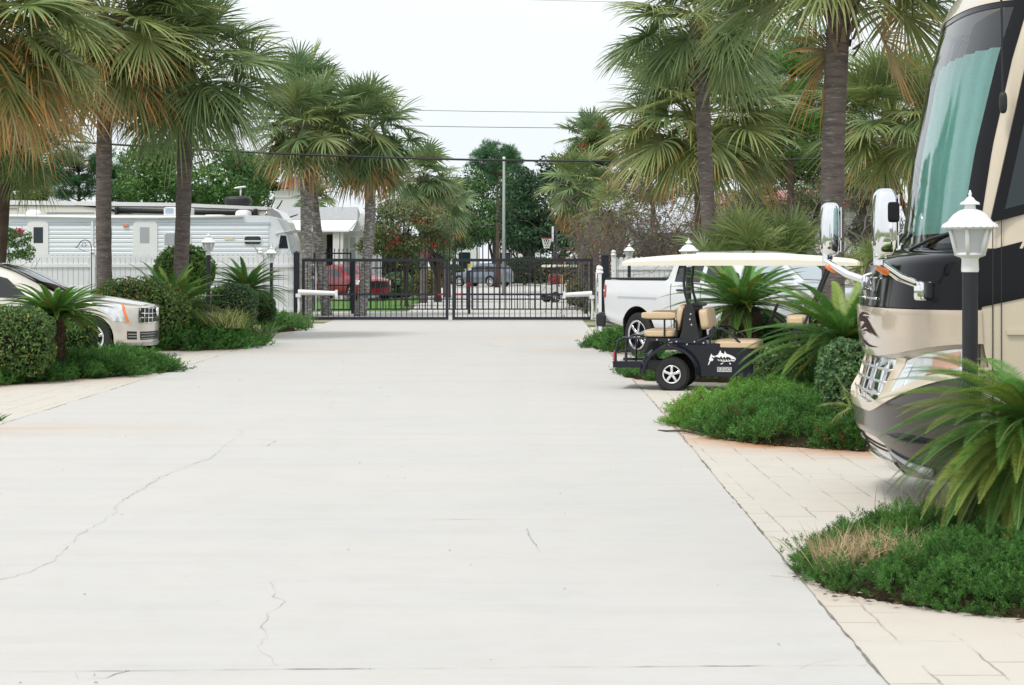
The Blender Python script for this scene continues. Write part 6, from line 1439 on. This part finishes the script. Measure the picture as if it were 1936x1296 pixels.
juniper('low juniper under the pickup truck bumper', BED['truck'], .22, 5000, bough=.10, trail=.8, seed=4, needle=.05, nn=14, edge=.6, nw=.005, tint=(.060, .155, .034))
juniper('feathery juniper below the crossover car front bumper', BED['left1'], .24, 18000, bough=.085, per=20, trail=1.7, seed=5, needle=.045, nn=18, edge=.8, nw=.0042, tint=(.060, .155, .034), tip=(.125, .28, .06), tuft=1.5, spread=.5)
juniper('juniper with pale weeds in front of the left lantern post', BED['left2'], .38, 11500, bough=.11, per=20, trail=1.6, seed=6, needle=.058, nn=16, edge=.9, nw=.0055, tint=(.060, .155, .034), tuft=1.4, spread=.55)
juniper('low juniper in front of the white fence by the gate', BED['left3'], .27, 7500, bough=.11, trail=1.5, seed=7, needle=.064, nn=14, edge=.9, nw=.0065, tint=(.060, .155, .034))
grass_tuft('straw colored dry grass growing through the nearest juniper', (1.92, 10.22, .05), .30, .22, .25, 1100, (.52, .40, .25), 1, lean=.3, wid=.0022)
grass_tuft('sparse dry stalks beside the near lantern post', (2.62, 11.15, .15), .50, .28, .30, 150, (.36, .30, .15), 2, lean=.2, wid=.002, name='dry_stalks')
grass_tuft('green and tan grass blades at the near juniper tip', (1.70, 10.35, .03), .16, .16, .24, 80, (.26, .27, .10), 3, lean=.6, wid=.002, name='grass_blades')
grass_tuft('pale green weeds topping the left juniper mound', (-5.95, 38.3, .38), .62, .5, .42, 900, (.19, .25, .06), 4, lean=.4, wid=.007, name='weed_patch')
grass_tuft('pale seed heads among the left juniper weeds', (-5.75, 38.0, .40), .40, .3, .46, 160, (.46, .42, .22), 5, lean=.4, wid=.006, name='seed_heads')
grass_tuft('long grass blades below the round left shrub', (-5.35, 39.6, .05), .35, .3, .55, 200, (.09, .16, .05), 6, lean=.5, wid=.008, name='grass_blades')
grass_tuft('grass blades in the juniper by the white fence', (-5.55, 48.0, .05), .6, .5, .50, 260, (.10, .19, .05), 7, lean=.4, wid=.009, name='grass_blades')
grass_tuft('small green grass sprig at the far left paving edge', (-5.62, 20.35, .0), .16, .12, .10, 120, (.07, .15, .04), 8, lean=.8, wid=.006, name='grass_sprig')
grass_tuft('spiky grass tops above the fence near the left gate', (-7.2, 57.2, 1.35), .35, .3, .95, 120, (.16, .22, .12), 9, lean=.35, wid=.018, name='ornamental_grass')
# fallen twig, mulch rim
tw = MB(); tw.tube([G(1612, 1098)+[0, 0, .11], G(1640, 1108)+[0, 0, .10], G(1664, 1118)+[0, 0, .07], G(1680, 1131)+[0, 0, .04], G(1686, 1141)+[0, 0, .012]], [.004, .006, .008, .008, .005], 6); tw.tube([G(1664, 1118)+[0, 0, .07], G(1666, 1127)+[0, 0, .06]], .004, 5)
M['twig'] = mat('dead_twig', (.40, .37, .33), .9, vary=.2, vscale=20); tag(tw.build('twig', 'twig', smooth=True), 'bare gray twig leaning out of the nearest juniper', 'twig')
tw = MB(); tw.tube([G(1244, 816)+[0, 0, .012], G(1262, 819)+[0, 0, .02], G(1290, 820)+[0, 0, .03], G(1330, 826)+[0, 0, .02]], [.006, .01, .014, .01], 6); tag(tw.build('twig', 'bark', smooth=True), 'brown root lying at the tip of the mounded juniper', 'twig')
for k, (nm, w_) in enumerate((('near', .09), ('rv', .13), ('left1', .14), ('left2', .16))):
    r = np.random.default_rng(60+k); pl_ = BED[nm]; mb = MB()
    for i in range(len(pl_)):
        a, b_ = pl_[i], pl_[(i+1) % len(pl_)]; L = np.linalg.norm(b_-a)
        for j in range(int(L*70)):
            q = a+(b_-a)*r.random()+r.normal(0, w_*.55, 2); s = r.uniform(.006, .028); an = r.uniform(0, PI); dx = np.array([math.cos(an), math.sin(an)])*s; dy = np.array([-math.sin(an), math.cos(an)])*s*r.uniform(.15, .5); z = r.uniform(.012, .03)
            c_ = np.array([.16, .085, .045] if r.random() < .6 else [.10, .065, .045] if r.random() < .8 else [.5, .48, .44])*r.uniform(.6, 1.3)
            mb.add([[q[0]+dx[0], q[1]+dx[1], z], [q[0]+dy[0], q[1]+dy[1], z+.006], [q[0]-dx[0], q[1]-dx[1], z+.002], [q[0]-dy[0], q[1]-dy[1], z]], [[0, 1, 2, 3]], col=c_)
    tag(mb.build('mulch_chips', 'litter'), 'loose mulch chips and dead needles along the bed edge', 'mulch', kind='stuff')

# trees beyond
def tr_(label, d, px, py, rx, ry, seed, **k):
    c = P(px, py, d); s = d/F
    return tree(label, (c[0], d, 0), c[2], (0, 0, c[2], rx*s, rx*s*.8, ry*s), seed=seed, **k)
tr_('large green broadleaf tree behind the left trailer', 82, 372, 340, 150, 78, 1, n=15000, leaf=.10, clumps=64, tint=(0.075, 0.158, 0.045), trunk_r=.25)
tr_('dark broadleaf tree right of the large one behind the trailer', 86, 470, 345, 52, 55, 2, n=5500, leaf=.10, clumps=30, tint=(0.048, 0.102, 0.039))
tr_('leafy brownish tree behind the trailer at the left edge', 76, 35, 370, 55, 42, 3, n=4500, leaf=.08, clumps=34, tint=(0.112, 0.158, 0.048), odd=((.22, .15, .06), .2))
tr_('airy oak with spreading dark limbs behind the blue suv', 142, 928, 400, 92, 100, 4, n=17000, leaf=.13, clumps=74, tint=(0.072, 0.147, 0.054), trunk_r=.22, clump_r=.27)
tr_('dense dark green tree behind the basketball hoop', 108, 1040, 405, 88, 112, 5, n=15000, leaf=.12, clumps=60, tint=(0.036, 0.078, 0.039), tip=(0.080, 0.152, 0.080), trunk_r=.3)
tr_('small dark green tree right of the hoop behind the skirted palm', 112, 1095, 430, 60, 60, 6, n=6500, leaf=.12, clumps=30, tint=(0.036, 0.078, 0.039), tip=(0.072, 0.145, 0.072))
tr_('crape myrtle with red flower clusters behind the left gate leaf', 74, 764, 436, 84, 66, 7, n=13000, leaf=.062, clumps=54, tint=(0.123, 0.165, 0.072), tip=(0.217, 0.246, 0.131), odd=((.25, .14, .08), .10), trunks=4, flowers=((.52, .035, .05), 11, 1.1), name='flowering_tree', trunk_r=.09)
tr_('pale weeping tree beside the gate centre', 82, 828, 470, 34, 48, 8, n=4500, leaf=.07, clumps=26, tint=(0.240, 0.315, 0.195), tip=(0.348, 0.420, 0.275))
tr_('tree with small gray leaves behind the mirrors and red roof house', 64, 1650, 420, 62, 70, 9, n=7000, leaf=.05, clumps=40, tint=(0.128, 0.158, 0.112), tip=(0.232, 0.261, 0.217), trunks=3, clump_r=.28)
tr_('bushy tree crown behind the wide right palm', 66, 1450, 290, 150, 80, 10, n=16000, leaf=.075, clumps=84, tint=(0.090, 0.143, 0.045), odd=((.22, .13, .06), .10))
tr_('tree crowns behind the right edge of the motorhome roof', 70, 1760, 260, 150, 110, 11, n=9000, leaf=.09, clumps=50, tint=(0.075, 0.143, 0.045))
def pn_(label, d, px, py, rx, ry, seed, **k):
    c = P(px, py, d); s = d/F; return pine(label, (c[0], d, 0), c[2], (0, 0, c[2], rx*s, rx*s*.8, ry*s), seed=seed, **k)
pn_('open crowned pine behind the trailer between palm trunks', 104, 148, 322, 72, 48, 1, n=46, ln=.34, nw=.014, tint=(0.060, 0.132, 0.060), flat=.42)
pn_('pine top rising above the oak by the utility pole', 130, 940, 306, 48, 28, 2, n=34, ln=.42, nw=.018, tint=(0.090, 0.188, 0.090))
pn_('bright green pine behind the palms right of centre', 62, 1500, 175, 85, 105, 3, n=120, ln=.26, nw=.010, tint=(0.112, 0.232, 0.053))
pn_('small bright pine right of the skirted palm', 78, 1130, 300, 34, 70, 4, n=36, ln=.26, nw=.012, tint=(0.128, 0.225, 0.068), odd=((.32, .13, .06), .18))
pn_('far left pine crown low behind the utility pole', 112, 60, 340, 46, 38, 5, n=30, ln=.36, nw=.016, tint=(0.068, 0.143, 0.075))
pn_('thin pine between left palm trunks and green tree', 110, 225, 350, 36, 44, 6, n=24, ln=.36, nw=.016, tint=(0.075, 0.150, 0.075))
def th2(label, d, px, rad, h_px, seed, **k):
    x = (px-PX0)/F*d; return thicket(label, (x, d, 0), (2*rad/F*d, 2.0, 1.45*h_px/F*d), seed=seed, **k)
th2('grey leafless thicket filling the gap above the right fence', 58, 1240, 95, 180, 1, n=44, leafn=2600, depth=4, tint=(0.150, 0.240, 0.060))
th2('grey leafless thicket behind the fan palm clump', 60, 1440, 90, 190, 2, n=22, leafn=1500, depth=4)
th2('grey leafless thicket behind the thick palm trunk', 61, 1610, 70, 180, 3, n=16, leafn=700, depth=4)
th2('rusty brown twiggy shrub left of the dying palm', 66, 1150, 45, 110, 4, n=16, leafn=1600, odd=(.36, .16, .07), depth=4)
hd2 = lambda label, px0, px1, py0, d, seed, n, **k: hedge(label, (((px0+px1)/2-PX0)/F*d, d, (EYE-(py0-HY)/F*d)/2), ((px1-px0)/F*d, 2.2, EYE-(py0-HY)/F*d), seed=seed, n=n, leaf=k.pop('leaf', .07), group='shrubs across the street', **k)
hd2('clipped green shrub right of the red suv', 722, 782, 516, 88, 21, 3000, tint=(0.105, 0.180, 0.083), tip=(0.232, 0.304, 0.145))
hd2('brown green shrub left of the gate centre', 782, 822, 512, 92, 22, 2200, tint=(0.150, 0.165, 0.060), odd=((.28, .19, .07), .25))
hd2('dark hedge mass behind the blue suv', 955, 1060, 486, 140, 23, 4000, tint=(0.039, 0.078, 0.033), leaf=.10)
hd2('dark hedge right of the white hatchback', 1050, 1135, 490, 118, 24, 3500, tint=(0.039, 0.078, 0.033), leaf=.09)
hd2('green shrub between gate centre and blue suv', 820, 880, 500, 142, 25, 2500, tint=(0.075, 0.150, 0.045), leaf=.10)
hd2('low palmetto green shrub on the right lawn strip', 1072, 1106, 527, 72, 26, 1400, tint=(0.075, 0.120, 0.045), leaf=.08)
hd2('dark hedge closing the view behind the bungalow', 560, 740, 488, 110, 27, 4000, tint=(0.053, 0.090, 0.036), leaf=.09)
c_ = P(22, 452, 50); tree('oleander bush with pink blossoms by the left edge trunk', (c_[0], 50, 0), 2, (0, 0, c_[2]-.2, .55, .4, .55), seed=40, n=1400, leaf=.05, clumps=22, tint=(0.105, 0.195, 0.060), flowers=((.62, .05, .13), 3, .5), name='flowering_shrub', cat='shrub', trunks=3, trunk_r=.03)
# lawns behind the gate
for lab, pts in (('lawn', [(-7.6, 66.4), (-4.2, 66.4), (-4.0, 84), (-14, 84), (-14, 60.5), (-7.8, 60.5)]), ('lawn', [(2.0, 66.4), (2.4, 66.4), (2.9, 80), (6, 80), (6, 66.4)])):
    mb = MB(); mb.add([[x, y, .012] for x, y in pts], [list(range(len(pts)))]); tag(mb.build('lawn', 'lawnbright'), kind='structure')

tr_('green tree filling the gap between crape myrtle and oak', 128, 838, 440, 60, 52, 50, n=7000, leaf=.12, clumps=40, tint=(.065, .125, .045))
tr_('dark green tree right of the far oak above the blue suv', 146, 992, 430, 52, 70, 51, n=7000, leaf=.13, clumps=40, tint=(.045, .092, .038))
tr_('broad dark tree behind the red roof house gap', 100, 1560, 372, 120, 56, 53, n=9000, leaf=.11, clumps=50, tint=(.055, .09, .036))
tr_('twiggy olive tree above the brick house', 84, 1240, 345, 95, 62, 54, n=8000, leaf=.075, clumps=46, tint=(.095, .11, .045), odd=((.24, .15, .08), .18))
hd2('leafy hedge between bungalow and crape myrtle', 690, 800, 462, 100, 55, 4500, tint=(.055, .10, .036), leaf=.09)

tr_('loose olive shrub tree in front of the red roof house', 70, 1475, 385, 100, 40, 60, n=6500, leaf=.06, clumps=40, tint=(.075, .12, .04), odd=((.24, .15, .08), .15), clump_r=.36)
tr_('loose green shrub tree hiding the right end of the red roof', 70, 1640, 362, 60, 34, 61, n=3000, leaf=.06, clumps=24, tint=(.075, .115, .045), clump_r=.36)
